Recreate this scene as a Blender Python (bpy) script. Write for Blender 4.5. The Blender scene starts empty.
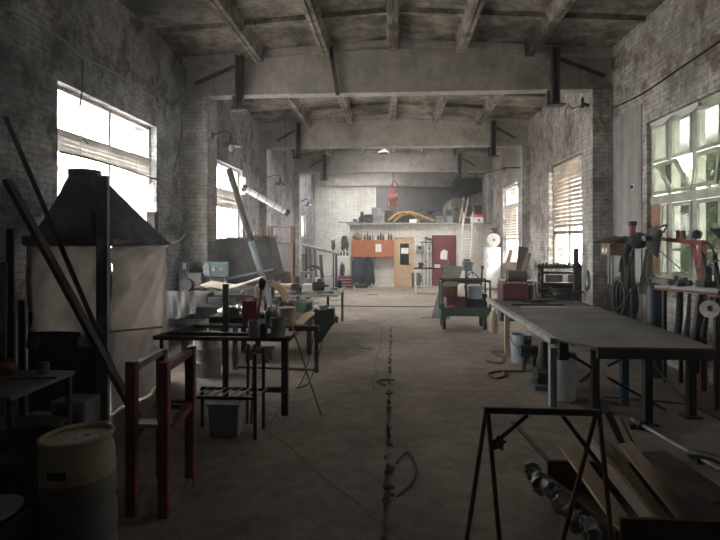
import bpy, bmesh, math, random
from mathutils import Vector, Matrix, Euler
random.seed(7)
C = bpy.context.scene.collection
PI = math.pi
V = Vector
# ---------------------------------------------------------------- camera model (real place <-> photograph)
FOC, CAMZ = 520.0, 2.0
YAW = math.atan(33/520)
def ray(px, py):                                  # level camera with a lens shift: the horizon lies at 240
    x = (px-360)/FOC; c, s = math.cos(YAW), math.sin(YAW)
    return V((x*c-s, c+x*s, -(py-240)/FOC))
def at(px, py, Y):
    r = ray(px, py); r = r*(Y/r.y); return V((r.x, r.y, r.z+CAMZ))
def atz(px, py, z=0.0):
    r = ray(px, py); r = r*((z-CAMZ)/r.z); return V((r.x, r.y, z))
# ---------------------------------------------------------------- materials
MAT = {}
def nt(name):
    m = bpy.data.materials.new(name); m.use_nodes = True
    n = m.node_tree; n.nodes.clear()
    out = n.nodes.new('ShaderNodeOutputMaterial'); b = n.nodes.new('ShaderNodeBsdfPrincipled')
    n.links.new(b.outputs[0], out.inputs[0]); MAT[name] = m
    return m, n, b, out
def noise(n, vec, scale, detail=4, rough=.6):
    t = n.nodes.new('ShaderNodeTexNoise'); t.inputs['Scale'].default_value = scale
    t.inputs['Detail'].default_value = detail; t.inputs['Roughness'].default_value = rough
    n.links.new(vec, t.inputs['Vector']); return t.outputs['Fac']
def ramp(n, fac, stops):
    r = n.nodes.new('ShaderNodeValToRGB'); e = r.color_ramp.elements
    while len(e) < len(stops): e.new(.5)
    for k, (p, c) in enumerate(stops): e[k].position = p; e[k].color = (*c, 1) if len(c) == 3 else c
    n.links.new(fac, r.inputs[0]); return r.outputs[0]
def mix(n, fac, a, b, mode='MIX'):
    m = n.nodes.new('ShaderNodeMix'); m.data_type = 'RGBA'; m.blend_type = mode
    for i, v in ((0, fac), (6, a), (7, b)):
        if hasattr(v, 'node'): n.links.new(v, m.inputs[i])
        elif i == 0: m.inputs[0].default_value = v
        else: m.inputs[i].default_value = (*v, 1)
    return m.outputs[2]
def bump(n, b, h, strength=.3, dist=.02):
    t = n.nodes.new('ShaderNodeBump'); t.inputs['Strength'].default_value = strength; t.inputs['Distance'].default_value = dist
    n.links.new(h, t.inputs['Height']); n.links.new(t.outputs[0], b.inputs['Normal'])
def coord(n, kind='Object'):
    return n.nodes.new('ShaderNodeTexCoord').outputs[kind]
def mt(name, c1, c2=None, scale=6, rough=.7, metal=0, bmp=.15, fine=None):
    if c2 is None: c2 = tuple(v*.6 for v in c1)
    m, n, b, o = nt(name); v = coord(n)
    f = noise(n, v, scale, 5, .65)
    col = ramp(n, f, [(.35, c2), (.62, c1)])
    n.links.new(col, b.inputs['Base Color'])
    b.inputs['Roughness'].default_value = rough; b.inputs['Metallic'].default_value = metal
    if bmp: bump(n, b, noise(n, v, fine or scale*5, 3), bmp, .01)
    return m
def mbrick(name, axes, paint, bare, dirt, stain=.5, barecut=.6, stainscale=.5, bk=(.26, .085), mort=.5, mott=.6, fine=.4):
    m, n, b, o = nt(name); v = coord(n)
    sp = n.nodes.new('ShaderNodeSeparateXYZ'); cb = n.nodes.new('ShaderNodeCombineXYZ'); n.links.new(v, sp.inputs[0])
    n.links.new(sp.outputs[axes[0]], cb.inputs[0]); n.links.new(sp.outputs[axes[1]], cb.inputs[1])
    br = n.nodes.new('ShaderNodeTexBrick'); n.links.new(cb.outputs[0], br.inputs['Vector'])
    br.inputs['Scale'].default_value = 1; br.inputs['Brick Width'].default_value = bk[0]; br.inputs['Row Height'].default_value = bk[1]
    br.inputs['Mortar Size'].default_value = .007; br.inputs['Mortar Smooth'].default_value = .3
    br.inputs['Color1'].default_value = (1, 1, 1, 1); br.inputs['Color2'].default_value = (.8, .8, .8, 1); br.inputs['Mortar'].default_value = (mort, mort, mort, 1)
    big = noise(n, v, stainscale, 6, .65); mid = noise(n, v, 2.2, 6, .7); fin = noise(n, v, 14, 4)
    c = mix(n, ramp(n, mid, [(barecut-.06, (0, 0, 0)), (barecut+.05, (1, 1, 1))]), paint, bare)
    c = mix(n, .8, c, br.outputs['Color'], 'MULTIPLY')
    c = mix(n, ramp(n, big, [(.42, (0, 0, 0)), (.62, (stain, stain, stain))]), c, dirt)
    c = mix(n, mott, c, ramp(n, noise(n, v, 5.5, 6, .75), [(.38, (.3, .3, .3)), (.6, (1, 1, 1))]), 'MULTIPLY')
    c = mix(n, fine, c, ramp(n, fin, [(.35, (.35, .35, .35)), (.65, (1.1, 1.1, 1.1))]), 'MULTIPLY')
    # streaks that run down the wall
    mp = n.nodes.new('ShaderNodeMapping'); mp.inputs['Scale'].default_value = (5, 5, .35); n.links.new(v, mp.inputs[0])
    c = mix(n, .28, c, ramp(n, noise(n, mp.outputs[0], 1.4, 6, .7), [(.35, (.35, .35, .36)), (.6, (1, 1, 1))]), 'MULTIPLY')
    n.links.new(c, b.inputs['Base Color']); b.inputs['Roughness'].default_value = .9
    h = n.nodes.new('ShaderNodeMath'); h.operation = 'MULTIPLY_ADD'; h.inputs[1].default_value = -1.0
    n.links.new(br.outputs['Fac'], h.inputs[0]); n.links.new(fin, h.inputs[2])
    bump(n, b, h.outputs[0], .5, .01)
    return m
def mconcrete(name, c1, c2, soot, sootcut=.55, streak=True, sc=.7):
    m, n, b, o = nt(name); v = coord(n)
    big = noise(n, v, sc, 6, .7); mid = noise(n, v, 3.5, 6, .7); fin = noise(n, v, 22, 4)
    c = ramp(n, mid, [(.36, c2), (.6, c1)])
    c = mix(n, ramp(n, big, [(sootcut-.08, (0, 0, 0)), (sootcut+.08, (.85, .85, .85))]), c, soot)
    if streak:
        mp = n.nodes.new('ShaderNodeMapping'); mp.inputs['Scale'].default_value = (4, 4, .3); n.links.new(v, mp.inputs[0])
        c = mix(n, .5*float(streak), c, ramp(n, noise(n, mp.outputs[0], 1.3, 5), [(.36, (.4, .38, .36)), (.58, (1, 1, 1))]), 'MULTIPLY')
    c = mix(n, .3, c, ramp(n, fin, [(.3, (.5, .5, .5)), (.7, (1, 1, 1))]), 'MULTIPLY')
    n.links.new(c, b.inputs['Base Color']); b.inputs['Roughness'].default_value = .92
    bump(n, b, mid, .35, .03)
    return m
def mglass(name, tint=(.9, .95, .93)):
    m, n, b, o = nt(name); n.nodes.remove(b)
    t = n.nodes.new('ShaderNodeBsdfTransparent'); t.inputs[0].default_value = (*tint, 1)
    g = n.nodes.new('ShaderNodeBsdfGlossy'); g.inputs['Roughness'].default_value = .08
    d = n.nodes.new('ShaderNodeBsdfDiffuse'); d.inputs[0].default_value = (.5, .5, .45, 1)
    x = n.nodes.new('ShaderNodeMixShader'); y = n.nodes.new('ShaderNodeMixShader')
    n.links.new(ramp(n, noise(n, coord(n), 3, 5), [(.4, (.0, .0, .0)), (.75, (.12, .12, .12))]), y.inputs[0])
    x.inputs[0].default_value = .05; n.links.new(t.outputs[0], x.inputs[1]); n.links.new(g.outputs[0], x.inputs[2])
    n.links.new(x.outputs[0], y.inputs[1]); n.links.new(d.outputs[0], y.inputs[2]); n.links.new(y.outputs[0], o.inputs[0])
    return m
def mtrans(name, c1, c2, amount=.5, scale=4):
    m, n, b, o = nt(name); v = coord(n)
    col = ramp(n, noise(n, v, scale, 5), [(.35, c2), (.65, c1)])
    n.links.new(col, b.inputs['Base Color']); b.inputs['Roughness'].default_value = .8
    t = n.nodes.new('ShaderNodeBsdfTranslucent'); n.links.new(col, t.inputs[0])
    x = n.nodes.new('ShaderNodeMixShader'); x.inputs[0].default_value = amount
    n.links.new(b.outputs[0], x.inputs[1]); n.links.new(t.outputs[0], x.inputs[2]); n.links.new(x.outputs[0], o.inputs[0])
    bump(n, b, noise(n, v, 9, 4), .2, .02)
    return m
mbrick('brick_soot', (1, 2), (.56, .555, .575), (.22, .195, .18), (.085, .085, .092), .85, .58, .55, mort=.42)
mbrick('brick_grey', (1, 2), (.8, .765, .72), (.33, .25, .2), (.2, .175, .155), .7, .56, .5, mort=.4)
mbrick('brick_pillar', (0, 2), (.74, .72, .69), (.4, .32, .27), (.22, .2, .19), .6, .6, .7, mort=.45)
mbrick('brick_white', (0, 2), (.9, .88, .82), (.6, .5, .42), (.45, .4, .35), .25, .72, .9, mott=.1, fine=.12)
mbrick('brick_back', (0, 2), (.85, .83, .78), (.38, .33, .29), (.22, .21, .2), .4, .7, .5, mott=.15, fine=.15)
mconcrete('ceiling_concrete', (.46, .41, .36), (.15, .13, .115), (.045, .04, .037), .52, False, .8)
mconcrete('beam_concrete', (.55, .515, .47), (.4, .375, .345), (.2, .185, .17), .6, .25, .55)
mconcrete('plaster', (.4, .39, .38), (.31, .3, .29), (.2, .19, .18), .6, True, .8)
def floor_mat():
    m, n, b, o = nt('floor_concrete'); v = coord(n)
    big = noise(n, v, .45, 7, .7); mid = noise(n, v, 2.3, 6, .7); fin = noise(n, v, 26, 5)
    c = ramp(n, mid, [(.3, (.2, .16, .13)), (.55, (.32, .26, .215)), (.75, (.4, .335, .28))])
    c = mix(n, ramp(n, big, [(.42, (0, 0, 0)), (.63, (.75, .75, .75))]), c, (.14, .113, .093))
    vo = n.nodes.new('ShaderNodeTexVoronoi'); vo.feature = 'DISTANCE_TO_EDGE'; vo.inputs['Scale'].default_value = .28
    dv = n.nodes.new('ShaderNodeMix'); dv.data_type = 'RGBA'; dv.inputs[0].default_value = .12
    nn = n.nodes.new('ShaderNodeTexNoise'); nn.inputs['Scale'].default_value = 2.5; n.links.new(v, nn.inputs[0])
    n.links.new(v, dv.inputs[6]); n.links.new(nn.outputs['Color'], dv.inputs[7]); n.links.new(dv.outputs[2], vo.inputs['Vector'])
    c = mix(n, ramp(n, vo.outputs['Distance'], [(.0, (.75, .75, .75)), (.004, (0, 0, 0))]), c, (.09, .043, .04))
    c = mix(n, .45, c, ramp(n, noise(n, v, 7, 6, .75), [(.36, (.4, .4, .4)), (.6, (1.1, 1.1, 1.1))]), 'MULTIPLY')
    c = mix(n, .4, c, ramp(n, fin, [(.3, (.45, .45, .45)), (.65, (1, 1, 1))]), 'MULTIPLY')
    n.links.new(c, b.inputs['Base Color']); b.inputs['Roughness'].default_value = .8
    bump(n, b, mid, .25, .02)
floor_mat()
mt('dirt', (.05, .042, .038), (.025, .02, .02), 8, .95)
mt('asphalt_pale', (.6, .59, .57), (.5, .49, .47), 2, .9)
mt('leaf', (.1, .135, .065), (.045, .07, .03), 3, .7)
mt('bark', (.13, .1, .08), None, 6, .9)
mt('black_steel', (.055, .053, .055), (.025, .024, .026), 7, .55, .4)
mt('dark_steel', (.1, .095, .093), (.05, .047, .047), 7, .5, .6)
mt('grey_steel', (.26, .26, .26), (.14, .135, .13), 5, .45, .7)
mt('pale_steel', (.36, .365, .365), (.2, .2, .195), 5, .55, .4)
mt('table_steel', (.13, .122, .115), (.055, .052, .05), 1.6, .72, .1)
mt('rust', (.19, .085, .05), (.08, .045, .035), 8, .8, .1)
mt('red_paint', (.23, .035, .035), (.09, .025, .025), 6, .6)
mt('bright_red', (.5, .06, .05), (.3, .04, .035), 6, .5)
mt('maroon', (.15, .035, .045), (.1, .025, .03), 4, .5)
mt('maroon_door', (.2, .045, .06), (.15, .035, .045), 3, .5)
mt('orange_wood', (.45, .16, .07), (.36, .12, .055), 4, .5)
mt('pale_wood', (.6, .42, .27), (.48, .32, .2), 5, .7)
mt('plank_wood', (.44, .33, .23), (.3, .21, .14), 6, .75)
mt('fresh_wood', (.85, .7, .52), (.72, .57, .41), 5, .7)
mt('slate_paint', (.17, .185, .205), (.1, .11, .125), 5, .6)
mt('old_wood', (.27, .19, .13), (.15, .1, .075), 6, .8)
mt('dark_wood', (.085, .065, .055), (.045, .035, .03), 6, .85)
mt('cardboard', (.5, .38, .28), (.38, .28, .2), 4, .85)
mt('pale_card', (.68, .58, .49), (.55, .46, .38), 4, .85)
mt('cream_plastic', (.5, .42, .3), (.33, .28, .2), 5, .5)
mt('smoke_plastic', (.2, .2, .2), (.13, .13, .13), 4, .5)
mt('white_paint', (.8, .8, .78), (.66, .66, .63), 4, .5)
mt('white_paper', (.85, .85, .82), (.75, .75, .72), 4, .8, 0, 0)
mt('grey_plastic', (.3, .31, .33), (.2, .21, .22), 5, .5)
mt('black_rubber', (.022, .022, .024), (.012, .012, .013), 8, .6)
mt('black_cloth', (.03, .031, .036), (.016, .016, .02), 8, .95)
mt('blue_cloth', (.045, .07, .13), (.02, .03, .06), 8, .95)
mt('grey_cloth', (.16, .155, .155), (.08, .077, .077), 6, .95)
mt('olive_cloth', (.1, .095, .075), (.06, .055, .045), 6, .95)
mt('blue_paint', (.06, .16, .3), (.04, .1, .18), 5, .5)
mt('pale_blue', (.36, .43, .48), (.24, .29, .33), 5, .5)
mt('teal_paint', (.085, .125, .13), (.045, .065, .07), 6, .8)
mt('green_paint', (.05, .11, .075), (.03, .06, .045), 6, .55)
mt('bright_green', (.1, .3, .13), (.06, .2, .08), 6, .5)
mt('olive_steel', (.12, .12, .1), (.055, .055, .05), 3, .7, .1)
mt('old_steel', (.1, .095, .09), (.055, .052, .05), 6, .7, .2)
mt('rusty_plate', (.14, .1, .085), (.08, .062, .055), 3, .6, .3)
mt('hoist_red', (.3, .06, .05), (.18, .045, .04), 6, .6)
mt('cylinder_blue', (.035, .05, .065), (.02, .028, .036), 5, .45)
mt('yellow_paint', (.5, .3, .07), (.2, .12, .05), 7, .6)
mt('gate_grey', (.17, .165, .16), (.12, .115, .11), 1.5, .7)
mt('window_wood', (.5, .53, .45), (.33, .35, .29), 5, .7)
mt('window_dark', (.2, .18, .155), (.12, .105, .09), 5, .7)
mt('window_white', (.62, .6, .57), (.45, .43, .4), 5, .7)
mt('ply', (.34, .2, .12), (.24, .14, .085), 4, .7)
mt('foil', (.7, .71, .73), (.5, .5, .52), 12, .25, .8, .6)
mt('enamel', (.1, .1, .1), (.06, .06, .06), 6, .4)
mt('disc_white', (.72, .7, .66), (.55, .53, .5), 8, .8)
mtrans('tarp_beige', (.46, .425, .4), (.31, .285, .27), .62, 2.5)
mtrans('tarp_dark', (.17, .17, .18), (.09, .09, .1), .35, 2.5)
mtrans('curtain', (.86, .83, .77), (.74, .7, .64), .5, 2)
mtrans('slat', (.5, .44, .38), (.3, .26, .22), .05, 1.2)
mtrans('slat_white', (.6, .58, .55), (.45, .43, .41), .03, 2)
mtrans('milky', (.72, .72, .72), (.58, .58, .58), .5, 2)
mtrans('white_tube', (.85, .85, .85), (.7, .7, .7), .4, 8)
mglass('glass', (.97, .97, .96)); mglass('glass_green', (.41, .42, .395))
mt('dark_glass', (.02, .024, .028), (.012, .014, .016), 3, .15, 0, 0)
# ---------------------------------------------------------------- mesh builder
class MB:
    def __init__(s, root=None):
        s.bm = bmesh.new(); s.off = -root.location if root is not None else V((0, 0, 0))
    def _add(s, vs, fs, M=None):
        bv = [s.bm.verts.new((M @ V(v)) if M else V(v)) for v in vs]
        for f in fs:
            try: s.bm.faces.new([bv[i] for i in f])
            except ValueError: pass
        return s
    def box(s, c, d, r=(0, 0, 0), taper=1):
        x, y, z = d[0]/2, d[1]/2, d[2]/2; t = taper
        vs = [(-x, -y, -z), (x, -y, -z), (x, y, -z), (-x, y, -z), (-x*t, -y*t, z), (x*t, -y*t, z), (x*t, y*t, z), (-x*t, y*t, z)]
        return s._add(vs, [(3, 2, 1, 0), (4, 5, 6, 7), (0, 1, 5, 4), (1, 2, 6, 5), (2, 3, 7, 6), (3, 0, 4, 7)], Matrix.Translation(c) @ Euler(r).to_matrix().to_4x4())
    def b2(s, a, b):
        return s.box(((a[0]+b[0])/2, (a[1]+b[1])/2, (a[2]+b[2])/2), (abs(b[0]-a[0]), abs(b[1]-a[1]), abs(b[2]-a[2])))
    def frame_of(s, p, q):
        d = (V(q)-V(p)); L = d.length; d.normalize()
        up = V((0, 0, 1)) if abs(d.z) < .95 else V((0, 1, 0))
        x = up.cross(d).normalized(); y = d.cross(x)
        return Matrix(((x.x, y.x, d.x), (x.y, y.y, d.y), (x.z, y.z, d.z))).to_4x4(), L
    def bar(s, p, q, w, h=None):
        h = h or w; R, L = s.frame_of(p, q)
        M = Matrix.Translation((V(p)+V(q))/2) @ R
        x, y, z = w/2, h/2, L/2
        vs = [(-x, -y, -z), (x, -y, -z), (x, y, -z), (-x, y, -z), (-x, -y, z), (x, -y, z), (x, y, z), (-x, y, z)]
        return s._add(vs, [(3, 2, 1, 0), (4, 5, 6, 7), (0, 1, 5, 4), (1, 2, 6, 5), (2, 3, 7, 6), (3, 0, 4, 7)], M)
    def angle(s, p, q, w, t=.006):           # L-section steel
        R, L = s.frame_of(p, q); M = Matrix.Translation(V(p)) @ R
        poly = [(0, 0), (w, 0), (w, t), (t, t), (t, w), (0, w)]
        n = 6; vs = [(x-w/2, y-w/2, 0) for x, y in poly]+[(x-w/2, y-w/2, L) for x, y in poly]
        return s._add(vs, [tuple(range(n))[::-1], tuple(range(n, 2*n))]+[(i, (i+1) % n, n+(i+1) % n, n+i) for i in range(n)], M)
    def cyl(s, p, q, r, r2=None, n=14):
        r2 = r if r2 is None else r2; R, L = s.frame_of(p, q); M = Matrix.Translation(V(p)) @ R
        vs = [(r*math.cos(2*PI*i/n), r*math.sin(2*PI*i/n), 0) for i in range(n)]+[(r2*math.cos(2*PI*i/n), r2*math.sin(2*PI*i/n), L) for i in range(n)]
        return s._add(vs, [tuple(range(n))[::-1], tuple(range(n, 2*n))]+[(i, (i+1) % n, n+(i+1) % n, n+i) for i in range(n)], M)
    def lathe(s, prof, c=(0, 0, 0), r=(0, 0, 0), n=24):
        M = Matrix.Translation(c) @ Euler(r).to_matrix().to_4x4(); vs = []; fs = []
        for (rad, z) in prof:
            vs += [(rad*math.cos(2*PI*i/n), rad*math.sin(2*PI*i/n), z) for i in range(n)]
        for k in range(len(prof)-1):
            fs += [(k*n+i, k*n+(i+1) % n, (k+1)*n+(i+1) % n, (k+1)*n+i) for i in range(n)]
        fs.append(tuple(range(n))[::-1]); fs.append(tuple(range((len(prof)-1)*n, len(prof)*n)))
        return s._add(vs, fs, M)
    def torus(s, c, R, r, rot=(0, 0, 0), n=28, m=8, sq=(1, 1)):
        M = Matrix.Translation(c) @ Euler(rot).to_matrix().to_4x4()
        vs = [((R+r*math.cos(2*PI*j/m))*math.cos(2*PI*i/n)*sq[0], (R+r*math.cos(2*PI*j/m))*math.sin(2*PI*i/n)*sq[1], r*math.sin(2*PI*j/m)) for i in range(n) for j in range(m)]
        return s._add(vs, [(i*m+j, ((i+1) % n)*m+j, ((i+1) % n)*m+(j+1) % m, i*m+(j+1) % m) for i in range(n) for j in range(m)], M)
    def tube(s, pts, r, n=7, smooth=4):
        P = [V(p) for p in pts]
        if smooth and len(P) > 2:
            Q = []
            for i in range(len(P)-1):
                a, b, c, d = P[max(i-1, 0)], P[i], P[i+1], P[min(i+2, len(P)-1)]
                for k in range(smooth):
                    t = k/smooth
                    Q.append(.5*((2*b)+(c-a)*t+(2*a-5*b+4*c-d)*t*t+(3*b-a-3*c+d)*t**3))
            P = Q+[P[-1]]
        vs = []; fs = []; prev = None
        for i, p in enumerate(P):
            d = (P[min(i+1, len(P)-1)]-P[max(i-1, 0)]).normalized()
            x = (prev-d*prev.dot(d)) if prev is not None else d.orthogonal()
            if x.length < 1e-5: x = d.orthogonal()
            x.normalize(); prev = x; y = d.cross(x)
            rr = r(i/(len(P)-1)) if callable(r) else r
            vs += [p+(x*math.cos(2*PI*k/n)+y*math.sin(2*PI*k/n))*rr for k in range(n)]
        for i in range(len(P)-1):
            fs += [(i*n+k, i*n+(k+1) % n, (i+1)*n+(k+1) % n, (i+1)*n+k) for k in range(n)]
        fs.append(tuple(range(n))[::-1]); fs.append(tuple(range((len(P)-1)*n, len(P)*n)))
        return s._add(vs, fs)
    def prism(s, poly, ax, a0, a1):          # polygon in the plane across axis ax, pushed from a0 to a1
        def mk(u, v, a): return {0: (a, u, v), 1: (u, a, v), 2: (u, v, a)}[ax]
        n = len(poly); vs = [mk(u, v, a0) for u, v in poly]+[mk(u, v, a1) for u, v in poly]
        return s._add(vs, [tuple(range(n))[::-1], tuple(range(n, 2*n))]+[(i, (i+1) % n, n+(i+1) % n, n+i) for i in range(n)])
    def sheet(s, fn, nu, nv, th=.004, closed=False):
        g = [[V(fn(i/nu, j/nv)) for j in range(nv+1)] for i in range(nu+1)]
        def nor(i, j):
            a = g[min(i+1, nu)][j]-g[max(i-1, 0)][j]; b = g[i][min(j+1, nv)]-g[i][max(j-1, 0)]
            c = a.cross(b); return c.normalized() if c.length > 1e-9 else V((0, 0, 1))
        vs = [g[i][j] for i in range(nu+1) for j in range(nv+1)]+[g[i][j]-nor(i, j)*th for i in range(nu+1) for j in range(nv+1)]
        N = (nu+1)*(nv+1); I = lambda i, j: i*(nv+1)+j; fs = []
        for i in range(nu):
            for j in range(nv):
                q = (I(i, j), I(i+1, j), I(i+1, j+1), I(i, j+1)); fs += [q, tuple(N+k for k in q[::-1])]
        for i in range(nu): fs += [(I(i+1, 0), I(i, 0), N+I(i, 0), N+I(i+1, 0)), (I(i, nv), I(i+1, nv), N+I(i+1, nv), N+I(i, nv))]
        for j in range(nv): fs += [(I(0, j), I(0, j+1), N+I(0, j+1), N+I(0, j)), (I(nu, j+1), I(nu, j), N+I(nu, j), N+I(nu, j+1))]
        return s._add(vs, fs)
    def blob(s, c, d, jit=.12, sub=2, seed=1, r=(0, 0, 0)):
        rnd = random.Random(seed); t = bmesh.new(); bmesh.ops.create_icosphere(t, subdivisions=sub, radius=1)
        M = Matrix.Translation(c) @ Euler(r).to_matrix().to_4x4()
        for v in t.verts: v.co *= 1+rnd.uniform(-jit, jit)
        t.verts.index_update()
        s._add([(v.co.x*d[0]/2, v.co.y*d[1]/2, v.co.z*d[2]/2) for v in t.verts], [tuple(v.index for v in f.verts) for f in t.faces], M); t.free()
        return s
    def o(s, name, mat, parent=None, smooth=None, bev=0, sub=0):
        bmesh.ops.recalc_face_normals(s.bm, faces=s.bm.faces)
        if s.off.length: bmesh.ops.translate(s.bm, verts=s.bm.verts, vec=s.off)
        me = bpy.data.meshes.new(name); s.bm.to_mesh(me); s.bm.free()
        me.materials.append(MAT[mat]); ob = bpy.data.objects.new(name, me); C.objects.link(ob)
        if smooth: me.shade_smooth(); me.set_sharp_from_angle(angle=math.radians(smooth))
        if bev:
            m = ob.modifiers.new('edge', 'BEVEL'); m.width = bev; m.segments = 2; m.limit_method = 'ANGLE'; m.angle_limit = .7
        if parent is not None: ob.parent = parent
        return ob
def T(name, label, cat, loc=(0, 0, 0), rz=0, group=None):
    o = bpy.data.objects.new(name, None); C.objects.link(o); o.empty_display_size = .1
    o.location = loc; o.rotation_euler = (0, 0, rz)
    return tag(o, label, cat, group)
def tag(o, label, cat, group=None):
    o['label'] = label; o['category'] = cat
    if group: o['group'] = group
    return o
def one(mb, name, mat, label, cat, group=None, loc=None, rz=0, **k):    # a thing that is one mesh
    o = mb.o(name, mat, None, **k); tag(o, label, cat, group)
    if loc is not None: o.location = loc; o.rotation_euler = (0, 0, rz)
    return o
def struct(mb, name, mat, parent=None, **k):
    o = mb.o(name, mat, parent, **k)
    if parent is None: o['kind'] = 'structure'
    return o
def dup(root, loc, rz, label):
    def cp(o, par):
        c = o.copy(); C.objects.link(c)
        if par is not None: c.parent = par
        for ch in o.children: cp(ch, c)
        return c
    r = cp(root, None); r.location = loc; r.rotation_euler = (0, 0, rz); r['label'] = label
    return r
# ================================================================ SETTING
XL, XR, YB, YF, ZE, ZR = -4.42, 4.38, 29.2, -3.0, 5.86, 6.14
WT = .5
mb = MB()
mb.b2((XL-.6, YF-.5, -.25), (-.07, YB+.5, 0)); mb.b2((-.03, YF-.5, -.25), (XR+.6, YB+.5, 0)); mb.b2((-.07, YF-.5, -.25), (-.03, YB+.5, -.014))
struct(mb, 'floor', 'floor_concrete')
def wall_mb(x0, x1, y0, y1, z1, holes):
    mb = MB(); ys = y0
    for (a, b, c, d) in sorted(holes):
        mb.b2((x0, ys, 0), (x1, a, z1)); mb.b2((x0, a, 0), (x1, b, c)); mb.b2((x0, a, d), (x1, b, z1)); ys = b
    mb.b2((x0, ys, 0), (x1, y1, z1)); return mb
LW = [(6.6, 9.48, 1.35, 4.11), (11.75, 15.05, 1.35, 4.04), (24.4, 26.2, 2.15, 3.25)]
RW = [(6.5, 9.3, 1.37, 4.03), (12.25, 14.95, 1.3, 4.1), (18.3, 21.1, 1.1, 4.05)]
struct(wall_mb(XL-WT, XL, YF, YB, ZE+.1, LW), 'wall_left', 'brick_soot')
struct(wall_mb(XR, XR+WT, YF, YB, ZE+.1, RW), 'wall_right', 'brick_grey')
mb = MB(); mb.b2((XL-WT, YB, 0), (XR+WT, YB+.4, ZR+.2)); struct(mb, 'wall_back', 'brick_back')
mb = MB(); mb.b2((XL-WT, YF-.4, 0), (XR+WT, YF, ZR+.2)); struct(mb, 'wall_front', 'brick_grey')
# plastered band low on the right wall and a window sill ledge
mb = MB(); mb.b2((XR-.02, 9.45, 0), (XR, 10.64, 4.4)); struct(mb, 'trim_1', 'plaster')
# pillars: y front, protrusion
PY = [(10.66, .54, .4), (17.0, .24, .24), (23.1, .22, .2)]
for (y, pl, pr) in PY:
    mb = MB(); mb.b2((XL, y, 0), (XL+pl, y+.6, 5.03)); struct(mb, 'pillar', 'brick_pillar')
    mb = MB(); mb.b2((XR-pr, y, 0), (XR, y+.6, 5.03)); struct(mb, 'pillar', 'brick_pillar')
# roof beams with a ridge, thinner ends and a top flange
def zt(x): return ZE+(ZR-ZE)*(1-abs(x)/4.4)
for k, y in enumerate([-1.5, 4.6, 10.75, 17.05, 23.25, 29.0]):
    mb = MB(); e = 3.28
    xs = [-e, -2, -.6, .6, 2, e]
    mb.prism([(-e, 5.05), (e, 5.05)]+[(x, zt(x)-.16) for x in reversed(xs)], 1, y, y+.3)
    mb.prism([(XL, zt(XL)-.18), (-.5, zt(0)-.17), (.5, zt(0)-.17), (XR, zt(XR)-.18), (XR, zt(XR)-.01), (.0, zt(0)-.01), (XL, zt(XL)-.01)], 1, y-.07, y+.37)
    for s, X in ((-1, XL), (1, XR)):
        mb.b2((s*e, y+.1, 5.12), (X, y+.22, zt(X)-.1)); mb.b2((s*e, y, 5.04), (X, y+.3, 5.12))
        mb.b2((s*(e+.55)-.03, y+.02, 5.12), (s*(e+.55)+.03, y+.28, 5.6))
    struct(mb, 'roof_beam', 'beam_concrete')
# ceiling: two sloping slabs with long ribs and small cross ribs
mb = MB()
SKX, SK0, SK1 = 1.7, 17.8, 21.2  # ceiling gap for the added roof light
for a, b in ((YF-.4, SK0), (SK1, 24.8), (27.8, YB+.4)):
    mb.prism([(XL-WT, ZE-.03), (0, ZR), (XR+WT, ZE-.03), (XR+WT, ZE+.25), (0, ZR+.3), (XL-WT, ZE+.25)], 1, a, b)
mb.prism([(XL-WT, ZE-.03), (-3.5, zt(-3.5)-.02), (-3.5, zt(-3.5)+.27), (XL-WT, ZE+.25)], 1, 24.8, 27.8)
mb.prism([(XR+WT, ZE-.03), (0, ZR), (-.1, ZR), (-.1, ZR+.3), (XR+WT, ZE+.25)], 1, 24.8, 27.8)
zs = ZR-(ZR-ZE+.03)*SKX/4.9
mb.prism([(XL-WT, ZE-.03), (-SKX, zs), (-SKX, zs+.3), (XL-WT, ZE+.25)], 1, SK0, SK1)
mb.prism([(XR+WT, ZE-.03), (SKX, zs), (SKX, zs+.3), (XR+WT, ZE+.25)], 1, SK0, SK1)
ys = [-1.5, 4.6, 10.75, 17.05, 23.25, 29.0]
rnd = random.Random(3)
for a, b in zip(ys[:-1], ys[1:]):
    for x in (-2.8, -1.4, 0, 1.38, 2.76):
        z = zt(x)
        mb.prism([(x-.13, z+.02), (x-.085, z-.24), (x-.012, z-.25), (x-.01, z-.16), (x+.01, z-.16), (x+.012, z-.25), (x+.085, z-.24), (x+.13, z+.02)], 1, a+.3, b)
    for j in range(1, 4):
        yy = a+.3+(b-a-.3)*j/4
        for x0, x1 in zip((-4.25, -2.7, -1.3, .1, 1.48, 2.86), (-2.9, -1.5, -.1, 1.28, 2.66, 4.3)):
            xm = (x0+x1)/2; ang = -math.atan((ZR-ZE)/4.4)*(1 if xm > 0 else -1)
            mb.box((xm, yy, zt(xm)-.035), (abs(x1-x0)+.1, .1, .12), (0, -ang, 0))
struct(mb, 'ceiling', 'ceiling_concrete')
# low brick office built across the far end
OX0, OX1, OY, OZ = -1.83, 4.08, 22.2, 2.66
mb = MB(); mb.b2((OX0, OY, 0), (OX1, OY+.25, OZ)); mb.b2((OX0, OY+.25, 0), (OX0+.25, YB, OZ)); mb.b2((OX0+.25, OY+.25, OZ-.15), (XR, YB, OZ-.01))
for k in range(14): mb.b2((OX1, OY+.02, .3+k*.17), (OX1+.1, OY+.23, .385+k*.17))
struct(mb, 'wall_office', 'brick_white')
mb = MB(); mb.b2((OX0-.15, OY-.22, OZ), (OX1+.03, YB-.1, OZ+.07)); struct(mb, 'trim_2', 'plaster')
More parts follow.
